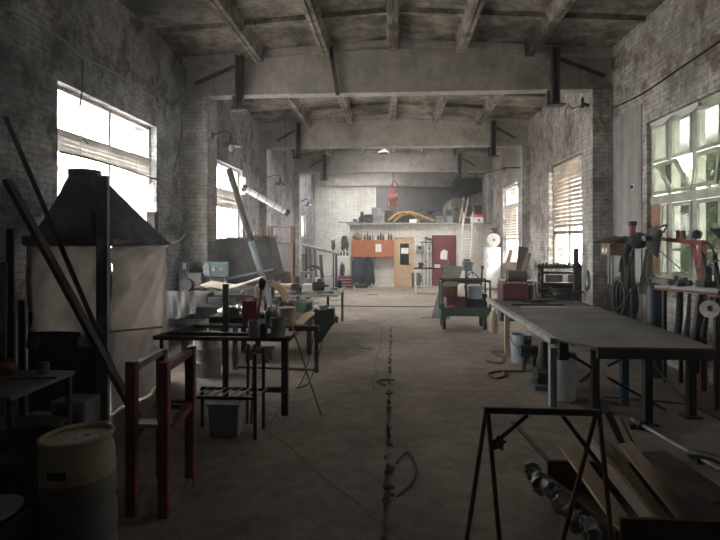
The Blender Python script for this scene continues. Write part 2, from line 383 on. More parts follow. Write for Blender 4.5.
# dark plate gate in the back wall
mb = MB(); mb.b2((-.95, YB-.06, 0), (4.3, YB, 4.95))
for k in range(6): mb.b2((-.95+k*1.04, YB-.1, 0), (-.89+k*1.04, YB-.06, 4.95))
for z in (2.7, 3.9, 4.9): mb.b2((-.95, YB-.11, z), (4.3, YB-.06, z+.06))
struct(mb, 'door_3', 'gate_grey')
mb = MB(); mb.b2((XL, YB-.12, 5.0), (XR, YB-.0, 5.8)); struct(mb, 'trim_3', 'beam_concrete')
# steel sill strip across the floor
mb = MB(); mb.b2((-1.9, 15.6, 0), (1.35, 15.72, .02)); struct(mb, 'trim_4', 'dark_steel')
# office doors
mb = MB(); x0 = at(397, 260, OY).x; x1 = at(412, 260, OY).x
mb.b2((x0-.12, OY-.06, 0), (x0, OY+.0, 2.1)); mb.b2((x1, OY-.06, 0), (x1+.07, OY, 2.1)); mb.b2((x0-.12, OY-.06, 2.03), (x1+.07, OY, 2.12))
d = struct(mb, 'door_1', 'pale_wood')
mb = MB(); mb.b2((x0, OY-.03, 0), (x1, OY, 2.03)); struct(mb, 'door_leaf', 'pale_wood', d)
mb = MB(); mb.b2((x0+.13, OY-.045, .95), (x1-.13, OY-.03, 1.85)); struct(mb, 'door_pane', 'dark_glass', d)
mb = MB(); mb.b2((x0+.17, OY-.052, 1.42), (x1-.15, OY-.046, 1.66)); struct(mb, 'paper_notice', 'white_paper', d)
mb = MB(); mb.b2((x1-.1, OY-.08, .92), (x1-.06, OY-.03, 1.02)); struct(mb, 'door_handle', 'dark_steel', d)
mb = MB(); x0 = at(432, 260, OY).x; x1 = at(456, 260, OY).x
mb.b2((x0, OY-.05, 0), (x0+.06, OY, 2.2)); mb.b2((x1-.06, OY-.05, 0), (x1, OY, 2.2)); mb.b2((x0, OY-.05, 2.14), (x1, OY, 2.2))
d = struct(mb, 'door_2', 'maroon')
mb = MB(); mb.b2((x0+.06, OY-.035, .05), (x1-.06, OY, 2.14)); mb.b2((x1-.24, OY-.045, .05), (x1-.22, OY-.035, 2.14)); struct(mb, 'door_leaf', 'maroon_door', d)
mb = MB(); mb.prism([(x0+.34, 1.2), (x0+.62, 1.16), (x0+.66, 1.52), (x0+.5, 1.6), (x0+.36, 1.5)], 1, OY-.045, OY-.036); struct(mb, 'paper_notice', 'white_paper', d)
mb = MB(); mb.cyl((x1-.33, OY-.09, .98), (x1-.33, OY-.09, 1.14), .015); mb.b2((x1-.345, OY-.09, .97), (x1-.315, OY-.035, .99)); struct(mb, 'door_handle', 'pale_steel', d)
# dark dirt lying in the floor groove
rnd = random.Random(11); mb = MB()
for k in range(90):
    y = 3+rnd.random()**1.3*9
    mb.blob((-.04+rnd.uniform(-.035, .035), y, rnd.uniform(-.014, .003)), (rnd.uniform(.02, .07), rnd.uniform(.03, .14), rnd.uniform(.01, .03)), .25, 1, k)
o = mb.o('dirt', 'dirt', None); tag(o, 'dark crumbs of dirt along the long groove in the concrete floor', 'dirt'); o['kind'] = 'stuff'
for k, (pts, r) in enumerate([([(-.1, 7.15, .01), (-.22, 7.3, .012), (-.13, 7.42, .01), (.02, 7.4, .01)], .012), ([(.03, 4.65, .008), (.13, 4.9, .01), (.2, 4.62, .01), (.16, 4.3, .01), (.03, 4.05, .008)], .009)]):
    mb = MB(); mb.tube(pts, r, 6)
    one(mb, 'wire_scrap', 'dark_steel', ['short curl of scrap wire lying across the floor groove', 'long loop of scrap wire lying beside the floor groove in front of the sawhorse'][k], 'wire')
# ---------------------------------------------------------------- windows
def window(n, side, hole, frame_mat, cols, rows, glass, depth=.16, fw=.06, double=False):
    a, b, c, d = hole
    X = XL-depth if side < 0 else XR+depth
    x0, x1 = X-.035, X+.035
    mb = MB()
    mb.b2((x0, a, c), (x1, a+fw, d)); mb.b2((x0, b-fw, c), (x1, b, d)); mb.b2((x0, a+fw, d-fw), (x1, b-fw, d)); mb.b2((x0, a+fw, c), (x1, b-fw, c+fw))
    w = struct(mb, 'window_%d' % n, frame_mat)
    for y in cols:
        mb = MB(); mb.b2((x0+.005, y-.035, c+fw), (x1-.005, y+.035, d-fw)); struct(mb, 'window_mullion', frame_mat, w)
    for z in rows:
        mb = MB(); mb.b2((x0+.002, a+fw, z-.04), (x1-.002, b-fw, z+.04)); struct(mb, 'window_transom', frame_mat, w)
    mb = MB(); mb.b2((X-.004, a+fw*.5, c+fw*.5), (X+.004, b-fw*.5, d-fw*.5)); struct(mb, 'window_pane', glass, w)
    mb = MB(); s = -1 if side > 0 else 1
    mb.b2((XL-.12 if side < 0 else XR-.06, a, c-.05), (XL+.06 if side < 0 else XR+.12, b, c+.0)); struct(mb, 'window_sill', 'plaster', w)
    return w
window(1, -1, LW[0], 'window_white', [8.1], [3.4, 2.98], 'glass')
window(2, -1, LW[1], 'window_white', [13.6], [3.25, 2.92], 'glass')
window(3, -1, LW[2], 'window_white', [25.3], [], 'glass')
window(5, 1, RW[1], 'window_dark', [13.7], [2.2], 'glass')
window(6, 1, RW[2], 'window_white', [19.6], [3.3, 2.05], 'glass')
# the timber window over the bench: three columns of casements in two tiers, each sash its own frame
a, b, c, d = RW[0]; X = XR+.14; mb = MB()
mb.b2((X-.06, a, c), (X+.06, a+.07, d)); mb.b2((X-.06, b-.07, c), (X+.06, b, d)); mb.b2((X-.06, a, d-.09), (X+.06, b, d)); mb.b2((X-.06, a, c), (X+.06, b, c+.08))
mb.b2((X-.08, a, 2.6), (X+.08, b, 2.74))
cols = [9.24, 8.68, 8.0, 7.3, 6.56]
for y in cols[1:-1]: mb.b2((X-.07, y-.05, c), (X+.07, y+.05, d))
w4 = struct(mb, 'window_4', 'window_wood')
def sash(y0, y1, z0, z1, open_=0.0, hinge='top', mull=None, parent=w4, f=.055):
    W, Hh = abs(y1-y0), z1-z0
    def build(pieces, mat):
        mb = MB()
        for p in pieces: mb.b2(*p)
        ym = min(y0, y1)
        if open_:
            M = Matrix.Translation((X-.06, 0, z1)) @ Matrix.Rotation(open_, 4, 'Y') @ Matrix.Translation((-(X-.06), 0, -z1))
            if hinge == 'bottom': M = Matrix.Translation((X-.06, 0, z0)) @ Matrix.Rotation(-open_, 4, 'Y') @ Matrix.Translation((-(X-.06), 0, -z0))
            if hinge == 'side': M = Matrix.Translation((X-.06, y0, 0)) @ Matrix.Rotation(open_, 4, 'Z') @ Matrix.Translation((-(X-.06), -y0, 0))
            bmesh.ops.transform(mb.bm, matrix=M, verts=mb.bm.verts)
        return mb
    lo, hi = min(y0, y1), max(y0, y1); xa, xb = X-.085, X-.04
    fr = [((xa, lo, z0), (xb, lo+f, z1)), ((xa, hi-f, z0), (xb, hi, z1)), ((xa, lo+f, z0), (xb, hi-f, z0+f)), ((xa, lo+f, z1-f), (xb, hi-f, z1))]
    for zz in (mull or []): fr.append(((xa+.005, lo+f, zz-.02), (xb-.005, hi-f, zz+.02)))
    s = struct(build(fr, 0), 'window_sash', 'window_wood', parent)
    struct(build([((X-.066, lo+f, z0+f), (X-.06, hi-f, z1-f))], 0), 'window_pane', 'glass_green', s)
for k in range(4):
    y1, y0 = cols[k]-(.0 if k == 0 else .05), cols[k+1]+.05
    sash(y0, y1, 3.3, 3.95)
    sash(y0, y1, 2.76, 3.28, (.0, .5, .12, .0)[k], 'top' if k != 1 else 'bottom')
    if k: sash(y0, y1, 1.45, 2.59, .0, mull=[1.85])
mb = MB(); mb.b2((X-.09, cols[1]+.28, 1.42), (X-.05, cols[0], 2.61)); struct(mb, 'window_board', 'ply', w4)
sash(cols[1]+.05, cols[1]+.27, 1.45, 2.59, parent=w4, f=.03)
mb = MB(); mb.sheet(lambda u, v: (XR+.02+.03*math.sin(u*9)*v, 9.2-u*1.4, 4.0-.05*v-.05*v*abs(math.sin(u*6))), 20, 4, .01); struct(mb, 'window_seal', 'white_paint', w4)
mb = MB(); mb.b2((XR-.06, a, c-.06), (XR+.07, b, c)); struct(mb, 'window_sill', 'plaster', w4)
# unseen glazed roof light, added over the third bay to brighten the far end
mb = MB()
for x in (-SKX, 0, SKX-.06): mb.b2((x, SK0, 6.42), (x+.06, SK1, 6.5))
for y in (SK0, (SK0+SK1)/2, SK1-.06): mb.b2((-SKX, y, 6.41), (SKX, y+.06, 6.49))
w7 = struct(mb, 'window_7', 'window_dark')
mb = MB(); mb.b2((-SKX, SK0, 6.45), (SKX, SK1, 6.458)); struct(mb, 'window_pane', 'glass', w7)
mb = MB()  # second unseen roof light, added over the last bay to light the back wall
for x in (-3.5, -1.8, -.16): mb.b2((x, 24.8, 6.42), (x+.06, 27.8, 6.5))
for y in (24.8, 26.3, 27.74): mb.b2((-3.5, y, 6.41), (-.1, y+.06, 6.49))
w8 = struct(mb, 'window_8', 'window_dark')
mb = MB(); mb.b2((-3.5, 24.8, 6.45), (-.1, 27.8, 6.458)); struct(mb, 'window_pane', 'glass', w8)
# ---------------------------------------------------------------- blinds, curtain
def blind(side, y0, y1, z0, z1, pitch, mat, label, x, tilt=.5, dpt=.05):
    t = T('window_blind', label, 'blind', (x, (y0+y1)/2, z1))
    W = y1-y0; mb = MB(); mb.box((0, 0, -.015), (.05, W, .03)); mb.o('head_rail', 'window_dark' if side > 0 else 'window_white', t)
    n = int((z1-z0-.04)/pitch); mb = MB(); rnd = random.Random(int(y0*10))
    for k in range(n):
        mb.box((rnd.uniform(-.004, .004), 0, -.05-k*pitch), (dpt, W-.02, .008), (rnd.uniform(-.006, .006), tilt*side+rnd.uniform(-.08, .08), 0))
    mb.o('slats', mat, t)
    mb = MB()
    for s in (-.3, .3): mb.cyl((0, W*s, -(z1-z0)), (0, W*s, 0), .006, n=5)
    mb.o('cord', 'window_dark', t)
    return t
blind(-1, 6.68, 9.4, 3.12, 3.5, .058, 'slat_white', 'pale horizontal slatted blind hanging above the scalloped curtain of the sooty wall', XL-.08, .95, .06)
blind(-1, 11.85, 14.97, 2.85, 3.35, .06, 'slat_white', 'pale slatted blind in the window behind the grey steel hopper', XL-.08, .95, .06)
blind(1, 12.33, 14.87, 2.27, 4.0, .105, 'slat', 'wide brownish slatted blind covering the upper half of a window beside the brick pillar', XR+.09, .95, .1)
blind(1, 18.38, 21.02, 2.1, 3.35, .1, 'slat', 'grey slatted blind in the far window beside the white fridge', XR+.09, .9, .09)
mb = MB()
def cur(u, v):
    y = 6.7+2.72*u; top = 3.07-.11*abs(math.sin(u*PI*5.0))
    return (XL-.045+.03*math.sin(u*40)*(.3+v*.7)+.02*math.sin(u*17+1), y, top+(2.32-top)*v)
mb.sheet(cur, 80, 8, .003)
one(mb, 'curtain', 'curtain', 'thin cream curtain with scalloped top backlit behind the tarpaulin booth', 'curtain', smooth=60)
# ---------------------------------------------------------------- outdoors
mb = MB(); mb.b2((-60, -40, -.5), (XL-WT-.02, 70, -.26)); struct(mb, 'ground_yard', 'asphalt_pale')
mb = MB(); mb.b2((XR+WT+.02, -40, -.5), (60, 70, -.26)); struct(mb, 'ground_lane', 'asphalt_pale')
def tree(x, y, h, r, seed, label):
    rnd = random.Random(seed); t = T('tree', label, 'tree', (x, y, -.26), 0, 'trees outside the timber window')
    mb = MB(); mb.tube([(0, 0, 0), (.05, .04, h*.4), (-.05, .1, h*.8)], lambda f: .13*(1-f*.7), 8)
    for k in range(7):
        a = rnd.uniform(0, 6.3); z = h*rnd.uniform(.25, .7); mb.tube([(0, 0, z), (math.cos(a)*r*.4, math.sin(a)*r*.4, z+.4), (math.cos(a)*r*.75, math.sin(a)*r*.75, z+.8)], lambda f: .045*(1-f*.7), 5)
    mb.o('trunk', 'bark', t)
    mb = MB()
    for k in range(2600):
        u = rnd.uniform(-1, 1); a = rnd.uniform(0, 2*PI); q = rnd.random()**.4; s = math.sqrt(1-u*u)
        p = V((q*s*math.cos(a)*r, q*s*math.sin(a)*r, h*.58+q*u*h*.42)); sz = rnd.uniform(.07, .16)
        R = Euler((rnd.uniform(0, 6), rnd.uniform(0, 6), rnd.uniform(0, 6))).to_matrix()
        mb._add([p+R@V(c) for c in ((-sz, 0, 0), (0, -sz*.5, 0), (sz, 0, 0), (0, sz*.5, .02))], [(0, 1, 2, 3)])
    mb.o('foliage', 'leaf', t)
tree(9.0, 14.5, 4.6, 1.6, 1, 'leafy green tree seen through the centre panes of the timber window')
tree(9.8, 18.2, 4.8, 1.8, 2, 'leafy green tree seen through the narrow panes by the brown board')
tree(7.2, 10.6, 4.6, 1.45, 3, 'leafy green tree seen through the timber window panes above the red pipe frame')
t = T('overhead_pipe', 'grey lagged pipe on posts outside crossing high behind the timber window', 'pipe', (11.5, 20, -.26))
mb = MB(); mb.cyl((0, -16, 5.9), (0, 12, 5.9), .28, n=18); mb.o('pipe_lagging', 'grey_steel', t, smooth=40)
for k in range(4):
    mb = MB(); mb.cyl((0, -14+k*8, 0), (0, -14+k*8, 5.62), .09); mb.o('post', 'rust', t)
mb = MB(); mb.b2((14, 8, -.26), (18, 34, 3.4)); mb.prism([(13.7, 3.4), (18.3, 3.4), (16, 4.5)], 1, 7.7, 34.3)
one(mb, 'shed', 'plaster', 'low pale shed standing beyond the trees outside', 'shed')
# ---------------------------------------------------------------- camera, sky
cam = bpy.data.cameras.new('camera'); co = bpy.data.objects.new('camera', cam); C.objects.link(co)
cam.lens = FOC/720*36; cam.sensor_width = 36; cam.clip_start = .05; cam.clip_end = 300
co.location = (0, 0, CAMZ); co.rotation_euler = (PI/2, 0, YAW); cam.shift_y = -30/720
sc = bpy.context.scene; sc.camera = co
w = bpy.data.worlds.new('sky'); sc.world = w; w.use_nodes = True
bg = w.node_tree.nodes['Background']; bg.inputs[0].default_value = (1.0, .985, .965, 1); bg.inputs[1].default_value = 4.0
for side, hs in ((-1, LW), (1, RW)):
    for (a, b, c, d) in hs:
        l = bpy.data.lights.new('window_portal', 'AREA'); l.shape = 'RECTANGLE'; l.size = b-a; l.size_y = d-c; l.cycles.is_portal = True
        lo = bpy.data.objects.new('window_portal', l); C.objects.link(lo)
        lo.location = ((XL-WT-.01) if side < 0 else (XR+WT+.01), (a+b)/2, (c+d)/2)
        lo.rotation_euler = V((-side, 0, 0)).to_track_quat('-Z', 'Y').to_euler()
        # track quat: local Y is up in the world, so size runs along the wall
l = bpy.data.lights.new('roof_portal', 'AREA'); l.shape = 'RECTANGLE'; l.size = SKX*2; l.size_y = SK1-SK0; l.cycles.is_portal = True  # sampling portals over the two added roof lights
lo = bpy.data.objects.new('roof_portal', l); C.objects.link(lo); lo.location = (0, (SK0+SK1)/2, 6.55)
l = bpy.data.lights.new('roof_portal', 'AREA'); l.shape = 'RECTANGLE'; l.size = 3.4; l.size_y = 3; l.cycles.is_portal = True
lo = bpy.data.objects.new('roof_portal', l); C.objects.link(lo); lo.location = (-1.8, 26.3, 6.55)
vs = sc.view_settings; sc.display_settings.display_device = 'sRGB'
vs.view_transform = 'Standard'; vs.look = 'None'; vs.gamma = 1; vs.use_curve_mapping = False; vs.exposure = 3.0
sc.cycles.use_denoising = True
sc.cycles.max_bounces = 10; sc.cycles.diffuse_bounces = 6; sc.cycles.transparent_max_bounces = 12
# ================================================================ THINGS
# ---------------- roof steel: hangers below the beams, lamps, cables
def hanger(x, y, s, label):
    t = T('steel_hanger', label, 'hanger', (x, y, 4.7), 0, 'steel hangers on the roof beams')
    mb = MB(); mb.b2((-.075, -.06, 0), (-.035, .06, 1.12)); mb.b2((.035, -.06, 0), (.075, .06, 1.12)); mb.b2((-.035, .03, 0), (.035, .05, 1.12)); mb.o('post', 'old_steel', t)
    mb = MB(); mb.b2((-.17, -.1, -.03), (.17, .1, 0)); mb.b2((-.16, -.03, -.0), (-.11, .03, .28)); mb.o('foot_plate', 'old_steel', t)
    mb = MB(); mb.bar((s*.1, -.0, .9), (s*(.95 if y < 12 else .7), 0, .55), .06, .06); mb.o('strut', 'dark_steel', t)
    return t
for x, y, s, l in ((-3.17, 10.58, -1, 'dark steel hanger on the first cross beam above the leaning two tone pole'), (3.23, 10.58, 1, 'dark steel hanger on the first cross beam above the slatted window'),
                   (-3.1, 16.88, -1, 'dark steel hanger on the second cross beam above the storage rack'), (3.2, 16.88, 1, 'dark steel hanger on the second cross beam beside the pillar bracket'),
                   (-3.05, 23.08, -1, 'dark steel hanger on the last cross beam near the small end wall lamp'), (2.92, 23.08, 1, 'dark steel hanger on the last cross beam above the ladder')):
    hanger(x, y, s, l)
mb = MB(); mb.bar((-1.3, 10.655, 5.98), (-1.14, 10.655, 4.98), .07, .02); mb.bar((-1.26, 10.64, 5.98), (-1.1, 10.64, 4.98), .02, .04)
one(mb, 'steel_strap', 'dark_steel', 'thin dark steel strap running down the face of the first cross beam', 'strap')
def wall_lamp(x, y, z, s, reach, label, tilt=0):
    t = T('wall_lamp', label, 'lamp', (x, y, z))
    mb = MB(); mb.box((s*.01, 0, 0), (.02, .09, .14)); mb.o('wall_plate', 'black_steel', t)
    mb = MB(); mb.tube([(s*.02, 0, 0), (s*reach*.5, -.02, .07), (s*reach*.9, -.03, .06), (s*reach, -.03, -.03)], .016); mb.o('bracket_arm', 'black_steel', t)
    mb = MB(); mb.lathe([(.035, .1), (.045, .04), (.05, .0), (.12, -.04), (.2, -.11), (.205, -.12), (.19, -.11), (.1, -.03)], (s*reach, -.03, -.13), (tilt, 0, 0)); mb.o('lamp_shade', 'enamel', t, smooth=50)
    mb = MB(); mb.lathe([(.02, 0), (.035, -.05), (.05, -.1), (.035, -.16), (.01, -.18)], (s*reach, -.03, -.18)); mb.o('bulb', 'milky', t, smooth=60)
    return t
wall_lamp(XL+.54, 10.95, 4.25, 1, .42, 'enamel lamp on bent bracket fixed to the near sooty brick pillar')
wall_lamp(XL+.22, 17.2, 4.1, 1, .45, 'enamel lamp on bracket beyond the slanting white tubular lamp')
wall_lamp(XL+.03, 25.0, 3.9, 1, .3, 'small enamel lamp high against the white end wall')
t = T('pendant_lamp', 'small dark pendant lamp under the middle of the second cross beam', 'lamp', (-.32, 17.7, 5.05))
mb = MB(); mb.cyl((0, 0, 0), (0, 0, .9), .012, n=6); mb.o('rod', 'black_steel', t)
mb = MB(); mb.lathe([(.04, .06), (.08, .0), (.2, -.09), (.21, -.1), (.06, -.06)], (0, 0, 0)); mb.o('lamp_shade', 'enamel', t, smooth=50)
t = T('cable_bracket', 'bent steel bracket arm on the pillar carrying a slack cable', 'bracket', (XR-.24, 17.2, 4.35))
mb = MB(); mb.bar((0, 0, 0), (-.55, 0, .0), .04); mb.o('arm', 'black_steel', t)
mb = MB(); mb.box((-.52, 0, -.05), (.05, .05, .1)); mb.o('clamp', 'black_steel', t)
t = T('cable_bracket', 'small steel bracket at the slatted window holding the roof cable end', 'bracket', (XR-.42, 10.8, 4.72))
mb = MB(); mb.bar((0, 0, 0), (-.13, 0, .05), .05); mb.o('arm', 'black_steel', t)
mb = MB(); mb.cyl((-.13, 0, -.04), (-.13, 0, .16), .03); mb.o('insulator', 'black_rubber', t)
def cable(pts, r, label, mat='black_rubber', name='cable'):
    mb = MB(); mb.tube(pts, r, 6, 5); return one(mb, name, mat, label, 'cable', smooth=80)
wl = lambda px, py, off=.03: at(px, py, 1)*0+V((0, 0, 0)) if False else (lambda r: V((XL+off, r.y*(XL+off)/r.x, CAMZ+r.z*(XL+off)/r.x)))(ray(px, py))
wr = lambda px, py, off=.03: (lambda r: V((XR-off, r.y*(XR-off)/r.x, CAMZ+r.z*(XR-off)/r.x)))(ray(px, py))
cable([wl(2, 6), wl(60, 38), wl(82, 57), wl(110, 70), wl(128, 82), wl(150, 100), wl(172, 112), wl(182, 118)], .012, 'grey cable strung along the sooty wall above the first window', 'grey_plastic')
cable([wl(83, 60), wl(82, 90), wl(79, 112), wl(79, 128), wl(83, 138), wl(88, 144)], .011, 'loose black cable end hanging down over the first window')
cable([wl(182, 121, .03), wl(181, 135, .03), wl(178, 155, .03), wl(173, 172, .03)], .011, 'black cable dropping beside the sooty pillar corner')
cable([wl(60, 152, .02), wl(95, 160, .02), wl(130, 171, .02), wl(158, 180, .02)], .016, 'dark curtain rope stretched across the first window', 'dark_steel')
cable([wl(210, 195, .02), wl(230, 200, .02), wl(244, 205, .02)], .016, 'dark curtain rope stretched across the window behind the hopper', 'dark_steel')
cable([wr(612, 108), wr(640, 95), wr(680, 68), wr(719, 42)], .014, 'black cable running up the brick wall above the timber window')
cable([(3.44, 10.47, 4.66), (3.55, 10.52, 4.6), (3.82, 10.6, 4.72)], .01, 'thin slack cable from the steel hanger to the wall bracket')
cable([(3.0, 22.5, 5.0), (3.2, 20.5, 4.55), (3.45, 18.5, 4.4), (3.58, 17.2, 4.33)], .018, 'slack cable from the last beam hanger to the pillar bracket')
cable([wl(165, 247, .04), wl(172, 243, .06), wl(180, 240, .06), wl(185, 233, .05), wl(186.5, 223, .04)], .02, 'white hose end curling off the wall beside the sooty pillar', 'white_paint', 'hose')
# tubular lamp hanging on the slant behind the second window
t = T('tubular_lamp', 'long white tubular lamp with dark bands hanging on a slant below the bracket lamp', 'lamp', at(265, 200, 14.6))
o0 = t.location; p, q = at(244, 188, 14.4)-o0, at(287, 212.5, 14.9)-o0
mb = MB(); mb.cyl(p, q, .085, n=16); mb.o('diffuser', 'white_tube', t, smooth=40)
for k in range(5):
    c = p.lerp(q, .12+k*.19); d = (q-p).normalized(); mb = MB(); mb.cyl(c-d*.012, c+d*.012, .092, n=16); mb.o('band', 'grey_steel', t, smooth=40)
for a, b in ((p, .06), (q, .05)):
    d = (q-p).normalized(); mb = MB(); mb.cyl(a-d*.06, a+d*.06, .1, n=16); mb.o('end_cap', 'black_steel', t, smooth=40)
for f in (.05, .95):
    c = p.lerp(q, f); mb = MB(); mb.cyl(c, (c.x, c.y, 5.74-o0.z), .006, n=5); mb.o('suspension_wire', 'black_steel', t)
# wooden box on the window jamb
mb = MB(); P = wl(243, 186, .1); mb.box(P, (.16, .12, .5)); mb.box(P+V((.09, 0, 0)), (.02, .1, .4)); one(mb, 'junction_box', 'cream_plastic', 'narrow cream junction box at the edge of the window behind the leaning pole', 'box')
# ---------------- tarpaulin booth, front corner by the sooty wall
BX0, BX1, BY0, BY1, BZ = -4.22, -3.25, 5.74, 7.22, 2.03
t = T('tarpaulin_booth', 'booth wrapped in dusty beige tarpaulin with dark pyramid hood by the sooty wall', 'booth', (0, 0, 0))
rnd = random.Random(5)
def fold(u, v, k): return .022*math.sin(u*9+k+v*4)+.03*math.sin(u*4.2-v*6+k*2)*(1-v*.4)+.012*math.sin(u*23+v*9+k)
mb = MB()
def front(u, v):
    sag = .028*math.sin((v*9-1.5*abs(u-.5)*2+.3*math.sin(u*5))*2.6)*math.exp(-v*2.2)*math.sin(u*PI)**.5
    return (BX0+(BX1-BX0+.045)*u, BY0+fold(u, v, 0)*1.3+sag-.04*math.exp(-((v-.25)*4)**2)*math.sin(u*PI), BZ-(BZ-.75)*v-.05*math.sin(u*PI)*(.3-v))
mb.sheet(front, 60, 70, .006); mb.o('front_sheet', 'tarp_beige', t, smooth=70)
mb = MB()
def side(u, v):
    fan = math.sin(math.atan2(v*1.8+.05, 1.15-u)*26)            # creases that fan out from the far top corner
    drape = math.sin(u*11+v*3)*(.15+.85*v)
    return (BX1+.03+.034*fan*(1-.6*v)*min(1, (1.05-u)*3)+.036*drape+.06*v*math.sin(u*PI)+.012*math.sin(v*23+u*9)*(1-v), BY0+(BY1-BY0)*u, BZ-.02-(BZ-.05)*v-.02*math.sin(u*PI)*(1-v))
mb.sheet(side, 90, 60, .006); mb.o('side_sheet', 'tarp_beige', t, smooth=70)
mb = MB(); mb.b2((BX0+.05, BY0-.01, .03), (BX1-.12, BY0+.02, .95)); mb.b2((BX0+.05, BY0-.03, .9), (BX1-.12, BY0-.01, .95)); mb.o('lower_panel', 'dark_steel', t)
cx, cy, cz, cr = -3.86, 6.3, 2.82, .165
def hood(u, v):
    a = u*4; s = int(a) % 4; f = a-int(a)
    cs = [(BX0-.0, BY0-.06), (BX1+.09, BY0-.06), (BX1+.09, BY1+.05), (BX0-.0, BY1+.05)]
    p, q = cs[s], cs[(s+1) % 4]; x, y = p[0]+(q[0]-p[0])*f, p[1]+(q[1]-p[1])*f
    ang = math.atan2(y-cy, x-cx); tx, ty = cx+cr*math.cos(ang), cy+cr*math.sin(ang)
    sag = .05*math.sin(v*PI)*(1-.55*abs(2*f-1)); pl = (.026*math.sin(u*2*PI*11+2*v)+.012*math.sin(u*2*PI*27+v*5))*math.sin(v*PI)**.6
    return (x+(tx-x)*v+pl, y+(ty-y)*v+pl, BZ-.1+(cz-BZ+.1)*v-sag*(.9)+.5*pl)
mb = MB(); mb.sheet(hood, 160, 20, .005); mb.o('hood', 'tarp_dark', t, smooth=60)
mb = MB(); mb.lathe([(cr+.02, -.03), (cr+.025, .05), (cr, .06), (.02, .065)], (cx, cy, cz), n=20); mb.o('hood_cap', 'black_steel', t, smooth=40)
for x, y in ((BX0+.03, BY0+.05), (BX0+.03, BY1-.05), (BX1-.04, BY1-.05), (BX1-.06, BY0+.07)):
    mb = MB(); mb.box((x, y, BZ/2-.02), (.05, .05, BZ-.04)); mb.o('frame_post', 'dark_steel', t)
mb = MB(); mb.sheet(lambda u, v: (BX0+(BX1-BX0+.1)*u, BY0-.07-.01*math.sin(u*30), BZ+.02-.1*v), 30, 3, .004); mb.o('hem_flap', 'tarp_dark', t, smooth=60)
p = at(102.5, 176, 5.6); one(MB().b2((p.x-.065, 5.58, 0), (p.x+.065, 5.63, p.z)), 'steel_post', 'slate_paint', 'upright blue grey steel post in front of the tarpaulin booth corner', 'post')
p = at(152, 212, 8.6); one(MB().b2((p.x-.07, 8.55, 0), (p.x+.07, 8.69, p.z)), 'steel_post', 'black_steel', 'short black square post rising behind the tarpaulin booth beside the window', 'post')
# long bars leaning across the booth
for (a, b, w, m, l) in (((7, 117), (131, 407), .055, 'old_steel', 'taller thin steel bar leaning across the booth to the sooty wall'), ((7, 180), (133, 410), .1, 'old_steel', 'thicker black steel bar leaning low across the booth')):
    Y = 5.47 if w < .08 else 5.36
    p, q = at(*a, Y), at(*b, Y); q = q+(q-p)*(-q.z/(q.z-p.z))*1.0; 
    mb = MB(); mb.angle(p, q, w, .008) if w < .08 else mb.bar(p, q, w, .05)
    one(mb, 'steel_bar', m, l, 'bar')
for k, (px, top, w, m) in enumerate(((10, 229, .09, 'dark_wood'), (22, 300, .07, 'black_steel'), (3, 262, .1, 'grey_steel'))):
    p = at(px, top, 5.7-.12*k)
    one(MB().bar((p.x+.02, p.y-.03*k, 0), (p.x-.0, p.y, p.z), w, .03), ('wooden_board', 'steel_channel', 'steel_plate')[k], m, ('dark upright board leaning on the sooty wall beside the booth', 'black steel channel standing against the booth front', 'grey plate edge standing upright at the sooty wall')[k], ('board', 'channel', 'plate')[k])
# thin rod in front of the booth side
one(MB().cyl(at(107, 332, 5.6), at(162, 327, 6.4), .012, n=8), 'steel_rod', 'dark_steel', 'thin steel rod sticking out horizontally across the booth side sheet', 'rod')
# ---------------- low bench and rubbish, near the front corner
t = T('low_bench', 'low steel topped bench in the dark corner beside the cream drum', 'bench', (-3.35, 4.75, 0))
mb = MB(); mb.b2((-.6, -.75, .7), (.28, .1, .735)); mb.o('bench_top', 'grey_steel', t, bev=.004)
for x, y in ((-.55, -.7), (.24, -.7), (-.55, .06), (.24, .06)):
    mb = MB(); mb.box((x, y, .35), (.045, .045, .7)); mb.o('leg', 'black_steel', t)
mb = MB(); mb.b2((-.58, -.72, .28), (.26, .08, .3)); mb.o('lower_shelf', 'dark_wood', t)
bz = .735
mb = MB(); mb.blob((0, 0, .07), (.28, .2, .14), .1, 2, 4); mb.blob((.05, .02, .14), (.1, .1, .06), .1, 1, 5); one(mb, 'machine_guard', 'rust', 'rusty red casting lying on the low steel bench', 'casting', loc=(-3.62, 4.6, bz), smooth=50)
one(MB().lathe([(.05, 0), (.05, .1), (.045, .11)]), 'tin_can', 'dark_steel', 'small dark tin on the low steel bench', 'can', loc=(-3.3, 4.72, bz), smooth=40)
one(MB().bar((-.2, 0, .012), (.2, .06, .012), .03, .02), 'file_tool', 'grey_steel', 'flat steel file lying along the edge of the low bench', 'tool', loc=(-3.25, 4.5, bz))
one(MB().blob((0, 0, .03), (.2, .14, .06), .2, 2, 9), 'rag', 'grey_cloth', 'crumpled grey rag at the corner of the low steel bench', 'rag', loc=(-3.5, 4.3, bz), smooth=60)
t = T('round_motor', 'dark round fan motor with pale housing on the floor by the booth', 'motor', (-3.25, 5.15, 0))
mb = MB(); mb.box((0, 0, .2), (.36, .3, .36)); mb.o('housing', 'grey_plastic', t, bev=.02)
mb = MB(); mb.lathe([(.14, 0), (.14, .03), (.11, .02), (.03, .015)], (0, -.15, .2), (PI/2, 0, 0)); mb.o('fan_ring', 'black_rubber', t, smooth=40)
mb = MB(); mb.b2((-.16, -.12, 0), (-.1, .12, .03)); mb.o('foot', 'black_steel', t)
mb = MB(); mb.b2((.1, -.12, 0), (.16, .12, .03)); mb.o('foot', 'black_steel', t)
def sack(d, seed, mat, label, loc, name='sack', rz=0):
    mb = MB(); mb.blob((0, 0, d[2]*.47), d, .1, 3, seed); 
    for v in mb.bm.verts: v.co.z = max(v.co.z, .0)
    return one(mb, name, mat, label, 'bag', loc=loc, rz=rz, smooth=70)
